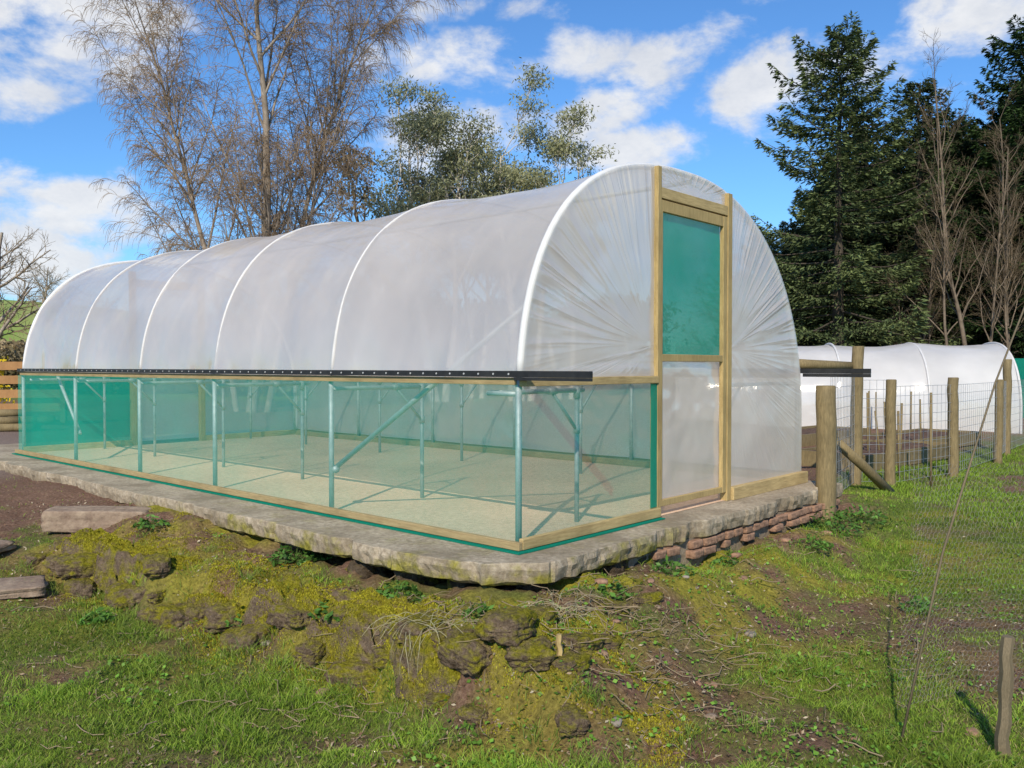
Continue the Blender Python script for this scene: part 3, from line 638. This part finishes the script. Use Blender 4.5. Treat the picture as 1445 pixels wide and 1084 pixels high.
def tuft(x,y,n,L,name,label,cat,r=.0013,z=None):
    sg=[]
    for i in range(n):
        a=rng.uniform(0,6.28); e=rng.uniform(.15,1.0); p=np.array([x+rng.normal(0,.05),y+rng.normal(0,.05),(HZ(x,y) if z is None else z)+.02]); l=L*rng.uniform(.5,1)
        for j in range(5):
            q=p+np.array([math.cos(a)*math.cos(e),math.sin(a)*math.cos(e),math.sin(e)])*l/5; q[2]=max(q[2],HZ(q[0],q[1])+.006); sg.append([*p,*q,r,r*.9]); p=q; e-=.45; a+=rng.normal(0,.25)
    meta(segmesh(name,sg,3,STRAW),label,cat)
tuft(-.42,4.0,60,.34,'straw_tuft','pale dry grass tuft hanging over mossy rubble','dry grass')
tuft(.25,4.2,50,.28,'straw_tuft','dry root and grass tuft below the slab corner','dry grass')
GREENST=simple('green_stem',(.08,.12,.03),(.14,.2,.05),5,.7,0)
def weed(x,y,R,n,c):
    e=empty('weed_plant',(x,y,HZ(x,y))); meta(e,'leafy green weed growing beside the concrete edge','weed',None,'weeds by the slab')
    a=rng.uniform(0,6.28,n); rr=np.sqrt(rng.random(n))*R; P=np.stack([np.cos(a)*rr,np.sin(a)*rr,.02+(R-rr)*rng.uniform(.1,.8,n)],1)
    o=stuff_leaves('leaves',P,rng.uniform(.025,.06,n),np.array(c)*rng.uniform(.5,1.6,(n,1)),flat=.5,asp=.5); o.parent=e
    sg=[[0,0,0,*p,.002,.001] for p in P[::3]]; segmesh('stems',sg,3,GREENST,e)
for (x,y,R,n) in [(-1.42,5.55,.19,260),(-1.2,5.65,.14,150),(-.62,4.62,.15,170),(-.95,4.45,.13,110),(-1.5,4.75,.12,90),(.55,4.6,.12,100),(.95,5.0,.14,110),(2.62,7.0,.28,300),(3.0,7.3,.25,240),(1.45,5.7,.12,90),(2.2,6.2,.15,120),(-.15,4.15,.1,80),(-2.4,4.9,.1,80),(2.5,5.2,.12,80),(-2.6,6.1,.12,90)]:
    weed(x,y,R,n,(.085,.185,.03))

# ------------------------------------------------------------ posts and fences
def post(name,x,y,r,z0,z1,mat,label,group,lean=(0,0),n=16,rough=.012):
    pts=[];rr=[]; 
    for i in range(9):
        t=i/8; pts.append((lean[0]*t+(rng.normal(0,.004)),lean[1]*t+rng.normal(0,.004),(z1-z0)*t)); rr.append(r*(1.03-.06*t+rng.normal(0,rough)))
    pts.append((pts[-1][0],pts[-1][1],z1-z0+.008)); rr.append(r*.88)
    o=MB().tube(pts,rr,n).obj(name,mat,None,True); o.location=(x,y,z0)
    m=o.modifiers.new('e','EDGE_SPLIT'); m.split_angle=.9
    meta(o,label,'post',None,group); return o
post('fence_post',2.73,7.38,.085,-.35,.875,POST,'thick weathered round timber post beside slab corner','fence posts')
post('fence_post',3.72,9.2,.062,-.35,1.26,POST,'tall round timber post carrying a rail','fence posts',(.02,0))
post('fence_post',4.12,9.25,.055,-.3,.90,POST,'round timber fence post with wire netting','fence posts')
post('fence_post',5.28,10.15,.06,-.3,.91,POST,'round timber fence post with wire netting','fence posts',(-.02,0))
post('fence_post',6.75,11.8,.055,-.3,.86,POST,'round timber fence post with wire netting','fence posts',(.02,0))
post('fence_post',7.45,12.8,.06,-.3,1.15,POST,'round timber fence post with wire netting','fence posts')
o=MB().tube([(2.95,8.9,1.08),(3.75,9.25,1.05)],[.05,.045],12).obj('fence_rail',POST,None,True); meta(o,'short round timber rail fixed to post','rail')
o=MB().tube([(3.24,8.5,.30),(3.55,8.6,.05),(3.95,8.85,-.27)],[.05,.05,.048],12).obj('leaning_log',POST,None,True); meta(o,'round log leaning down to the grass','log')
post('short_stake',1.93,3.32,.025,HZ(1.93,3.32)-.05,-.02,OLDP,'short split stake in front of wire netting','stakes',(.012,0),6,.07)
post('short_stake',.205,3.66,.014,HZ(.2,3.66)-.03,HZ(.2,3.66)+.10,WZ,'small broken timber peg in soil','stakes',(0,0),5)
WIRE=simple('galvanised_wire',(.35,.36,.36),(.5,.5,.5),8,.5,0,metal=.6)
WIRED=simple('weathered_wire',(.18,.16,.14),(.32,.30,.27),8,.7,0,metal=.2)
def wirefence(p,q,z0,z1,st,label,r=.0022,hz=.1):
    sg=[]; L=math.hypot(q[0]-p[0],q[1]-p[1]); n=int(L/st); f=lambda t:(p[0]+(q[0]-p[0])*t,p[1]+(q[1]-p[1])*t)
    for i in range(n+1):
        a=f(i/n); sg.append([a[0],a[1],z0,a[0],a[1],z1,r,r])
    m=int((z1-z0)/hz)
    for j in range(m+1):
        z=z0+(z1-z0)*j/m
        for i in range(10):
            a=f(i/10);b=f((i+1)/10); sg.append([*a,z+rng.normal(0,.001),*b,z,r,r])
    meta(segmesh('wire_fence',sg,4,WIRE),label,'wire fence',None,'wire fence panels')
pp=[(2.73,7.38),(4.12,9.25),(5.28,10.15),(6.75,11.8),(7.45,12.8),(9.3,15)]
for i in range(1,5): wirefence(pp[i],pp[i+1],-.22,.83,.10,'square wire netting stretched between timber fence posts')
wirefence((3.0,8.0),(3.72,9.2),-.2,.95,.08,'square wire netting gate panel beside timber post')
wirefence((3.72,9.2),(4.12,9.25),-.2,.9,.08,'square wire netting between two timber posts')
def hexwire(p0,p1,z0,z1,cell,name,label,lean=(0,0)):
    L=math.hypot(p1[0]-p0[0],p1[1]-p0[1]); sg=[]; r=.0006; w=cell; h=cell*1.15
    def W3(u,v):
        t=u/L; k=(v/(z1-z0)); off=.04*math.sin(u*5)+.03*math.sin(v*7+u*3)
        return (p0[0]+(p1[0]-p0[0])*t+lean[0]*k+.006*math.sin(v*23+u*9),p0[1]+(p1[1]-p0[1])*t+lean[1]*k+off,z0+v+.006*math.sin(u*19+v*8))
    nu=int(L/w); nv=int((z1-z0)/(h*.75))
    for j in range(nv):
        for i in range(nu):
            u=(i+(.5 if j%2 else 0))*w; v=j*h*.75
            a=W3(u,v+h*.25); b=W3(u+w/2,v); c=W3(u+w,v+h*.25); dd=W3(u,v+h*.75)
            sg+= [[*a,*b,r,r],[*b,*c,r,r],[*a,*dd,r,r]]
    meta(segmesh(name,sg,3,WIRED),label,'chicken wire')
hexwire((1.62,3.55),(3.2,4.1),-.40,.62,.026,'chicken_wire','sagging rusty chicken wire held by a leaning rod',(.12,.12))
o=MB().tube([(1.55,3.36,-.45),(1.74,3.42,.3),(2.0,3.52,.98),(2.20,3.62,1.36)],[.0055,.005,.004,.0035],6).obj('leaning_rod',OLDP,None,True); meta(o,'thin leaning stick supporting chicken wire','rod')
for i in range(20):
    x=4.0+rng.uniform(0,3.6); y=x/ rng.uniform(.40,.50); 
    z1=rng.uniform(.45,.8)
    o=MB().tube([(0,0,0),(rng.normal(0,.03),0,z1+.25)],.014,6).obj('garden_stake',POST,None,True); o.location=(x,y,-.28); meta(o,'thin wooden stake standing in vegetable bed','stake',None,'vegetable bed stakes')
SOIL=simple('bed_soil',(.05,.03,.02),(.15,.09,.06),14,.95,.8,.02)
for i,(x,y,l) in enumerate([(5.0,11.6,2.6),(6.4,13.6,3.0),(5.0,14.5,2.6)]):
    e=empty('raised_bed',(x,y,-.24),.72); meta(e,'low timber edged vegetable bed filled with soil','raised bed',None,'raised beds')
    MB().box((-l/2,-.5,0),(l/2,-.46,.2)).box((-l/2,.46,0),(l/2,.5,.2)).box((-l/2,-.459,0),(-l/2+.04,.459,.2)).box((l/2-.04,-.459,0),(l/2,.459,.2)).obj('timber_edging',POST,e)
    U,Q=np.meshgrid(np.linspace(-l/2+.05,l/2-.05,40),np.linspace(-.45,.45,16),indexing='ij')
    arr_mesh('soil',np.stack([U,Q,.16+(fbm(U+i*5,Q,4,3,i)-.5)*.12],-1).reshape(-1,3),grid_faces(40,16),SOIL,True,parent=e)

# ------------------------------------------------------------ left yard
fe=empty('wooden_fence',(-9.95,16.4,-.05),.15); meta(fe,'brown timber post and rail yard fence','fence')
b=MB()
for j in range(4): b.box((-1.6,0,.22+j*.27),(1.15,.03,.38+j*.27))
b.obj('rails',FENCEW,fe)
MB().box((-1.7,-.02,0),(-1.61,.09,1.4)).box((-.2,.031,0),(-.1,.12,1.35)).box((1.16,-.02,0),(1.25,.09,1.4)).obj('posts',POST,fe)
for i in range(9):
    o=MB().tube([(0,0,0),(.5,.1,0)],.07,12).obj('cut_log',POST,None,True); o.location=(-9.4+rng.uniform(0,.9),15.2+rng.uniform(-.2,.3),HZ(-9,15)+.07+.12*(i//4)); o.rotation_euler=(0,0,rng.uniform(-.3,.3)); meta(o,'short cut log on a log pile','log',None,'log pile')

# ------------------------------------------------------------ trees
def nrm(v):
    l=math.sqrt(v[0]**2+v[1]**2+v[2]**2) or 1; return (v[0]/l,v[1]/l,v[2]/l)
def grow(segs,tips,p,d,L,r,lvl,cfg,R):
    n=cfg['n'][lvl]; kids=cfg['kids'][lvl] if lvl<len(cfg['kids']) else 0; last=lvl==len(cfg['n'])-1
    sl=L/n; r1=r*cfg['tap'][lvl]
    ks=sorted(R.uniform(cfg['start'][lvl],1) for _ in range(kids)) if kids else []
    ki=0; wob=cfg['wob'][lvl]; gv=cfg['grav'][lvl]; az=R.uniform(0,6.28)
    for i in range(n):
        t=i/n; t2=(i+1)/n
        d=nrm((d[0]+R.gauss(0,wob),d[1]+R.gauss(0,wob),d[2]+R.gauss(0,wob)*.6+gv*(t2 if gv<0 else 1)))
        q=(p[0]+d[0]*sl,p[1]+d[1]*sl,p[2]+d[2]*sl); ra=r+(r1-r)*t; rb=r+(r1-r)*t2
        segs[min(lvl,2)].append((*p,*q,ra,rb))
        while ki<len(ks) and ks[ki]<=t2:
            az+=2.4+R.gauss(0,.5); ang=math.radians(cfg['ang'][lvl]+R.gauss(0,8))
            ref=(0,0,1) if abs(d[2])<.9 else (1,0,0)
            dv=Vector(d); u=dv.cross(Vector(ref)).normalized(); w=dv.cross(u)
            cd=dv*math.cos(ang)+(u*math.cos(az)+w*math.sin(az))*math.sin(ang)
            f=(ks[ki]-t)*n; pk=tuple(a+(b-a)*f for a,b in zip(p,q))
            cl=cfg['len'][lvl]*L*(1-cfg['sh'][lvl]*ks[ki])*R.uniform(.7,1.15)
            grow(segs,tips,pk,tuple(cd),cl,max(min(rb*.6,cfg['rr'][lvl]),cfg['rmin']),lvl+1,cfg,R); ki+=1
        p=q
    if last: tips.append((*p,*d))
def bare(name,stems,cfg,seed,bark,twig,loc,label,cat='tree'):
    R=random.Random(seed); segs=[[],[],[]]; tips=[]
    for (dx,dy,lean,L,r) in stems: grow(segs,tips,(dx,dy,-.3),nrm((lean[0],lean[1],1)),L,r,0,cfg,R)
    e=empty(name,loc); meta(e,label,cat)
    segmesh('trunk',segs[0]+segs[1],6,bark,e); segmesh('crown',segs[2],3,twig,e); return e,tips
birch=dict(n=[18,10,7,6],kids=[38,15,15,0],start=[.12,.10,.02,0],ang=[32,36,38,0],len=[.34,.40,.50,.3],sh=[.40,.35,.2,0],wob=[.035,.06,.10,.07],grav=[.03,.025,-.26,-.60],tap=[.12,.25,.4,.5],rr=[.034,.011,.0062,.0054],rmin=.0054)
bare('birch_tree',[(0,0,(.02,0),13.4,.15),(.35,.1,(.12,.05),12.4,.09),(-.4,.2,(-.11,.1),12.0,.085)],birch,5,BARKB,TWIG,(-6.6,21.5,0),'large leafless weeping birch with fine drooping twigs')
round_=dict(n=[10,8,6,4],kids=[14,10,8,0],start=[.25,.2,.1,0],ang=[48,42,40,0],len=[.6,.5,.5,.3],sh=[.5,.4,.3,0],wob=[.06,.14,.18,.2],grav=[.03,.03,.02,.03],tap=[.25,.3,.4,.5],rr=[.10,.03,.012,.008],rmin=.008)
t1,_=bare('bare_tree',[(0,0,(.05,0),6.6,.19)],round_,21,BARKB,TWIGW,(-19.3,31,-.3),'bare deciduous tree with pale spreading branches')
def copytree(e,loc,s,rz,label,group=None,sz=None):
    n=e.copy(); C.objects.link(n); n.location=loc; n.scale=(s,s,s*(sz or 1)); n.rotation_euler=(0,0,rz); n["label"]=label
    for c in e.children:
        k=c.copy(); C.objects.link(k); k.parent=n
    if group: n["group"]=group
    return n
for i,(u,d,s) in enumerate([(140,55,.75),(185,48,.62),(95,60,.75),(215,44,.65),(60,70,.8),(160,42,.5),(540,40,1.1),(500,44,1.05),(470,50,.95),(595,46,1.15),(1050,55,1.3),(1010,60,1.1),(1075,48,1.0),(830,60,.8),(450,40,.9),(565,38,.95)]):
    x=(u-722)/1200*d; copytree(t1,(x,d,HZ(x,d)-.2),s,i*1.7,'bare deciduous tree in the distant hedgerow','distant bare trees')
tall=dict(n=[14,8,6,4],kids=[20,8,6,0],start=[.25,.2,.1,0],ang=[30,34,34,0],len=[.28,.42,.5,.3],sh=[.45,.4,.3,0],wob=[.05,.10,.15,.18],grav=[.04,.04,.03,.02],tap=[.2,.3,.4,.5],rr=[.03,.012,.007,.0055],rmin=.0055)
t2,_=bare('bare_tree',[(0,0,(.0,0),12.6,.10),(.5,.2,(.14,0),10.0,.065),(-.6,0,(-.10,0),11.0,.065)],tall,31,BARKM,TWIGD,(17.2,32.0,-.3),'tall brown leafless tree in front of dark conifers')
for i,(u,d,s) in enumerate([(1425,34,.9),(1290,36,.62)]):
    x=(u-722)/1200*d; copytree(t2,(x,d,-.3),s,i*2.1+1,'tall brown leafless tree in front of dark conifers','brown bare trees')

def leafquads(name,P,D,size,asp,col,mat,parent,twist=None):
    n=len(P); D=D/np.linalg.norm(D,axis=1)[:,None]; R=rng.normal(size=(n,3)) if twist is None else twist
    B=np.cross(D,R); B/=np.maximum(np.linalg.norm(B,axis=1),1e-5)[:,None]; s=size[:,None]; a=asp*.5
    V=np.stack([P,P+D*s*.45+B*s*a,P+D*s,P+D*s*.45-B*s*a],1).reshape(-1,3); i=np.arange(n)*4
    return arr_mesh(name,V,np.stack([i,i+1,i+2,i+3],1),mat,False,np.repeat(col,4,axis=0),parent=parent)
def conifer(loc,H,Rm,nb,per,seed,label,dens=1,base=(.028,.055,.026),tipc=(.10,.155,.07),low=.08,pw=.62,airy=.3,droop=.42):
    R=np.random.default_rng(seed); e=empty('conifer_tree',loc); meta(e,label,'tree')
    sg=[]; nseg=14; pts=[np.array([0,0,-.3])]
    for i in range(nseg): pts.append(np.array([R.normal(0,.03)*i*.2,R.normal(0,.03)*i*.2,H*(i+1)/nseg]))
    r=H*.018
    for i in range(nseg): sg.append([*pts[i],*pts[i+1],r*(1-i/nseg)+.02,r*(1-(i+1)/nseg)+.02])
    br=[]; PP=[];DD=[];SZ=[];CC=[];TT=[]
    for k in range(nb):
        t=low+(1-low)*((k+R.random())/nb)**.92; z=H*t
        Lb=Rm*(1-t)**pw*(1-airy*1.6*R.random()**1.2+.12)*(1.0 if t>.25 else .75+.25*t/.25)+.22
        az=k*2.39996+R.normal(0,.35); o=np.array([math.cos(az),math.sin(az),0]); sd=np.array([-o[1],o[0],0])
        up0=.60*(t-.30)+R.normal(0,.12)
        f=lambda q:(o*(q*Lb)[:,None]+np.array([0,0,1.])*((up0*q-droop*q**1.6*(1.1-t)+.24*q**4)*Lb)[:,None])
        qs=np.linspace(0,1,6); c=f(qs)+np.array([0,0,z])
        for i in range(5): br.append([*c[i],*c[i+1],.045*(1-i/5)*(Lb/Rm)+.008,.045*(1-(i+1)/5)*(Lb/Rm)+.008])
        n=int(per*(.25+Lb/Rm)*dens); q=R.random(n)**.7
        sub=np.round(q*9)/9; q=sub+R.normal(0,.02,n); wd=(.26*Lb+.1)*np.sin(np.pi*np.clip(q*.85+.12,0,1))**.8
        s=np.sign(R.normal(size=n))*R.random(n)**.8*wd; p=f(q+np.abs(s)*.25/Lb)+np.array([0,0,z])+sd*s[:,None]; p[:,2]-=np.abs(s)*.25+R.exponential(.05,n)*(.5+Lb*.25)
        dv=o*.7+sd*(np.sign(s)*.7)[:,None]+np.array([0,0,-.2])+R.normal(0,.3,(n,3))
        PP.append(p);DD.append(dv);SZ.append(R.uniform(.12,.32,n)); tw=np.array([0,0,1.])+R.normal(0,.6,(n,3)); TT.append(tw)
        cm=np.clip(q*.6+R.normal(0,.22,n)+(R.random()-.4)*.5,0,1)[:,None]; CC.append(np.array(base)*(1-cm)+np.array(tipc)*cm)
    segmesh('trunk',sg+br,6,BARKD,e)
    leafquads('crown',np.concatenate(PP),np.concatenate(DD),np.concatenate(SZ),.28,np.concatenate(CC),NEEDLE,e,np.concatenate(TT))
    return e
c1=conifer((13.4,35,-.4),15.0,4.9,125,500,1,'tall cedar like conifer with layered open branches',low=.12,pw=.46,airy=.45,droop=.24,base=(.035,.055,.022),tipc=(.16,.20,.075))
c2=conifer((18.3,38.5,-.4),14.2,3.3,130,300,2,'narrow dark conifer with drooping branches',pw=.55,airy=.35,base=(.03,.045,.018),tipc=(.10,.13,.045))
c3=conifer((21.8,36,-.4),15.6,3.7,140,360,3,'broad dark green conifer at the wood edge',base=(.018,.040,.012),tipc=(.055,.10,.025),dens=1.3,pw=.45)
i=0
for u,d,s,src in [(1110,43,.62,c2),(1150,46,.70,c3),(1215,47,.78,c3),(1250,44,.76,c3),(1265,48,.86,c2),(1330,44,.92,c3),(1365,46,1.04,c2),(1390,41,.92,c2),(1450,40,.95,c3),(1490,38,1.,c3),(1075,50,.60,c3),(1180,40,.5,c2),(1240,42,.65,c3),(1300,42,.80,c3),(1350,40,.76,c3),(1420,38,.82,c3),(1130,39,.45,c3),(1035,52,.5,c2),(1530,40,1.,c2)]:
    x=(u-722)/1200*d; copytree(src,(x,d,-.5),s,i*1.3+.4,'dark green conifer in the woodland edge','woodland conifers'); i+=1
n=140000; uu=rng.uniform(.27,.72,n); dd=rng.uniform(40,56,n); zz=rng.random(n)**1.05*(4.5+7.5*ss(uu,.27,.40)*(.55+.9*fbm(uu*60,dd*.1,.5,4,4))); P=np.stack([uu*dd,dd,zz-.4],1)
D=rng.normal(size=(n,3)); o=leafquads('woodland_undergrowth',P,D,rng.uniform(.2,.5,n),.5,np.array([.028,.034,.013])*rng.uniform(.4,1.8,(n,1)),NEEDLE,None); meta(o,'dark shady undergrowth filling the wood edge','undergrowth','stuff')

def leafy(name,stems,cfg,seed,bark,loc,label,per,rad,ls,cols,asp=.28,droop=-.5,frac=1.):
    R=random.Random(seed); segs=[[],[],[]]; tips=[]
    for (dx,dy,lean,L,r) in stems: grow(segs,tips,(dx,dy,-.3),nrm((lean[0],lean[1],1)),L,r,0,cfg,R)
    e=empty(name,loc); meta(e,label,'tree'); segmesh('trunk',segs[0]+segs[1]+segs[2],6,bark,e)
    tp=np.array(tips)[:,:3]; tp=tp[rng.random(len(tp))<frac]; n=len(tp)*per; c=np.repeat(tp,per,axis=0); off=rng.normal(size=(n,3))*rad*np.array([1,1,.55]); P=c+off
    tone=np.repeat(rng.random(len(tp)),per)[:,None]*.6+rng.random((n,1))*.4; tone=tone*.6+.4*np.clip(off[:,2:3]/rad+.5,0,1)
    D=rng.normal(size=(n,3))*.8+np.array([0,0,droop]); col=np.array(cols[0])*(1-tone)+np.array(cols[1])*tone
    leafquads('crown',P,D,rng.uniform(ls*.6,ls*1.3,n),asp,col,LEAF,e); return e
euc=dict(n=[10,8,6],kids=[10,7,0],start=[.38,.52,0],ang=[38,36,0],len=[.44,.34,.3],sh=[.38,.3,0],wob=[.08,.13,.16],grav=[.05,.06,.05],tap=[.12,.35,.4],rr=[.085,.04,.022],rmin=.018)
EC=[(.10,.115,.055),(.38,.38,.21)]
leafy('eucalyptus_tree',[(0,0,(-.05,0),9.4,.19),(.3,0,(.08,.1),8.2,.15)],euc,3,BARKE,(-2.5,28,0),'open eucalyptus tree with pale branches and olive leaf clumps',130,.25,.15,EC)
leafy('eucalyptus_tree',[(0,0,(-.02,0),8.8,.18),(.3,0,(.10,.05),8.4,.15),(-.3,0,(-.12,.05),7.4,.12)],euc,8,BARKE,(.3,28.5,0),'open eucalyptus tree with pale branches and olive leaf clumps',130,.25,.15,EC)
leafy('eucalyptus_tree',[(0,0,(.04,0),6.8,.13),(-.4,0,(-.10,0),6.8,.13)],euc,12,BARKE,(2.1,30,0),'smaller eucalyptus tree with olive leaf clumps',120,.26,.15,EC)
leafy('eucalyptus_tree',[(0,0,(.0,0),6.6,.13),(-.4,0,(.10,0),6.8,.13)],euc,19,BARKE,(-1.1,31,0),'smaller eucalyptus tree with olive leaf clumps',120,.26,.15,EC)
leafy('ivy_clad_tree',[(0,0,(.02,0),8.4,.2),(.3,0,(.1,0),7.6,.15)],dict(euc,start=[.2,.2,0],kids=[14,9,0],len=[.30,.42,.3]),15,BARKM,(-4.5,31,0),'brownish ivy clad tree in the hedgerow',40,.26,.14,[(.13,.11,.06),(.32,.26,.15)],asp=.5,frac=.6)
def hedge(name,x0,y0,x1,y1,h,w,n,col,label,sz=.2,cat='hedge'):
    t=rng.random(n); x=x0+(x1-x0)*t+rng.normal(0,w,n); y=y0+(y1-y0)*t+rng.normal(0,w,n); hh=h*(.6+.8*fbm(t*abs(x1-x0+.1),t*0,.6,3,3)); z=height(x,y)+rng.random(n)**.8*hh
    o=leafquads(name,np.stack([x,y,z],1),rng.normal(size=(n,3)),rng.uniform(sz*.6,sz*1.4,n),.5,np.array(col)*rng.uniform(.5,1.6,(n,1)),LEAF,None); meta(o,label,cat)
hedge('hedgerow',-12,33,6,36,3.6,.6,30000,(.14,.12,.06),'scrubby brown green hedgerow beyond the tunnel',sz=.26)
hedge('hedgerow',-38,58,-18,46,1.2,.5,10000,(.24,.18,.10),'distant brown hedge along the hill field',sz=.3)
hedge('hedgerow',-24,36,-13,36,1.7,.6,14000,(.20,.16,.085),'low bare brown hedge by the yard',sz=.22)
hedge('forsythia_bush',-14.4,22.9,-14.1,23,1.9,.2,1800,(.75,.55,.02),'bright yellow flowering forsythia bush',.12,'bush')

# ------------------------------------------------------------ world
w=bpy.data.worlds.new("World"); S.world=w; w.use_nodes=True; nt=w.node_tree; nt.nodes.clear()
class WN(NT):
    def __init__(s,t): s.t=t
q=WN(nt); out=q.n('ShaderNodeOutputWorld')
EL=math.radians(36); sun=Vector((-.22,-.975,0)); SAZ=math.atan2(sun.x,sun.y)
sky=q.n('ShaderNodeTexSky'); sky.sky_type='NISHITA'; sky.sun_disc=False; sky.sun_elevation=EL; sky.sun_rotation=SAZ; sky.air_density=1.0; sky.dust_density=.3; sky.ozone_density=2.5
tc=q.n('ShaderNodeTexCoord'); sx=q.n('ShaderNodeSeparateXYZ'); q.l(tc.outputs['Generated'],sx.inputs[0])
az=q.math('ARCTAN2',sx.outputs[0],sx.outputs[1]); el=q.math('ARCSINE',sx.outputs[2])
cb=q.n('ShaderNodeCombineXYZ'); q.l(az,cb.inputs[0]); q.l(el,cb.inputs[1])
def blob(u,v,su,sv,wt,rot=0):
    a=math.atan2(u-722,1200); e=math.atan2(517-v,math.hypot(u-722,1200))
    s=q.n('ShaderNodeVectorMath',operation='SUBTRACT'); q.l(cb.outputs[0],s.inputs[0]); s.inputs[1].default_value=(a,e,0)
    r=q.n('ShaderNodeVectorRotate'); r.rotation_type='Z_AXIS'; r.inputs['Angle'].default_value=rot; q.l(s.outputs[0],r.inputs['Vector'])
    m=q.n('ShaderNodeVectorMath',operation='MULTIPLY'); q.l(r.outputs[0],m.inputs[0]); m.inputs[1].default_value=(1200/su,1200/sv,0)
    l=q.n('ShaderNodeVectorMath',operation='LENGTH'); q.l(m.outputs[0],l.inputs[0])
    return q.math('MULTIPLY',q.math('SUBTRACT',1,q.math('MULTIPLY',l.outputs['Value'],l.outputs['Value']),True),wt)
acc=None
for b in [(60,30,220,100,.95,0),(10,130,75,50,.8,0),(120,290,120,60,1.0,0),(20,245,60,40,.8,0),(40,365,120,55,1.0,0),(660,92,190,50,.95,.0),(800,80,110,50,.85,0),(900,120,170,55,.80,-.6),(1010,40,170,45,.75,-.4),(900,215,170,42,.9,-.1),(640,215,130,90,.9,0),(1080,140,115,80,1.0,-.2),(1330,40,230,65,1.05,-.2),(1400,110,110,45,.6,-.2),(560,10,140,30,.5,0),(800,15,160,26,.5,0)]:
    x=blob(*b); acc=x if acc is None else q.math('MAXIMUM',acc,x)
mp=q.n('ShaderNodeMapping'); mp.inputs['Scale'].default_value=(1,1,1.7); q.l(tc.outputs['Generated'],mp.inputs['Vector'])
n1=q.noise(9,12,.6,vec=mp.outputs[0],dist=.15); n2=q.noise(3,5,.55,vec=mp.outputs[0])
den=q.math('ADD',q.math('MULTIPLY',acc,.62),q.math('MULTIPLY',q.math('SUBTRACT',n1,.5),2.1))
rest=q.math('MULTIPLY',q.math('SUBTRACT',n2,.54),.6)
den=q.math('ADD',den,rest)
mr=q.n('ShaderNodeMapRange',interpolation_type='SMOOTHSTEP'); q.l(den,mr.inputs[0]); mr.inputs[1].default_value=.12; mr.inputs[2].default_value=.60
n3=q.noise(9,7,.6,vec=mp.outputs[0])
cc=q.ramp(q.math('ADD',q.math('MULTIPLY',n3,.9),q.math('MULTIPLY',den,-.25)),[(.22,(.98,.98,.98)),(.55,(.64,.68,.76))])
bs=q.n('ShaderNodeBackground'); bs.inputs['Strength'].default_value=.142
q.l(q.mix(1,sky.outputs[0],(.54,.88,1.20),'MULTIPLY'),bs.inputs['Color'])
bc=q.n('ShaderNodeBackground'); bc.inputs['Strength'].default_value=.95; q.l(cc,bc.inputs['Color'])
mx=q.n('ShaderNodeMixShader'); q.l(q.math('MULTIPLY',mr.outputs[0],.93),mx.inputs[0]); q.l(bs.outputs[0],mx.inputs[1]); q.l(bc.outputs[0],mx.inputs[2]); q.l(mx.outputs[0],out.inputs[0])
L=bpy.data.lights.new('sun','SUN'); L.energy=5.0; L.angle=math.radians(.5); L.color=(1,.91,.76)
lo=bpy.data.objects.new('sun',L); C.objects.link(lo); sv=Vector((sun.x*math.cos(EL),sun.y*math.cos(EL),math.sin(EL))); lo.rotation_euler=sv.to_track_quat('Z','Y').to_euler()
cam=bpy.data.cameras.new('camera'); co=bpy.data.objects.new('camera',cam); C.objects.link(co); co.location=(0,0,1.05); co.rotation_euler=(math.radians(90-1.19),0,0)
cam.sensor_width=36; cam.lens=29.9; cam.clip_start=.05; cam.clip_end=3000; S.camera=co
S.view_settings.view_transform='Standard'; S.view_settings.look='None'; S.view_settings.exposure=0
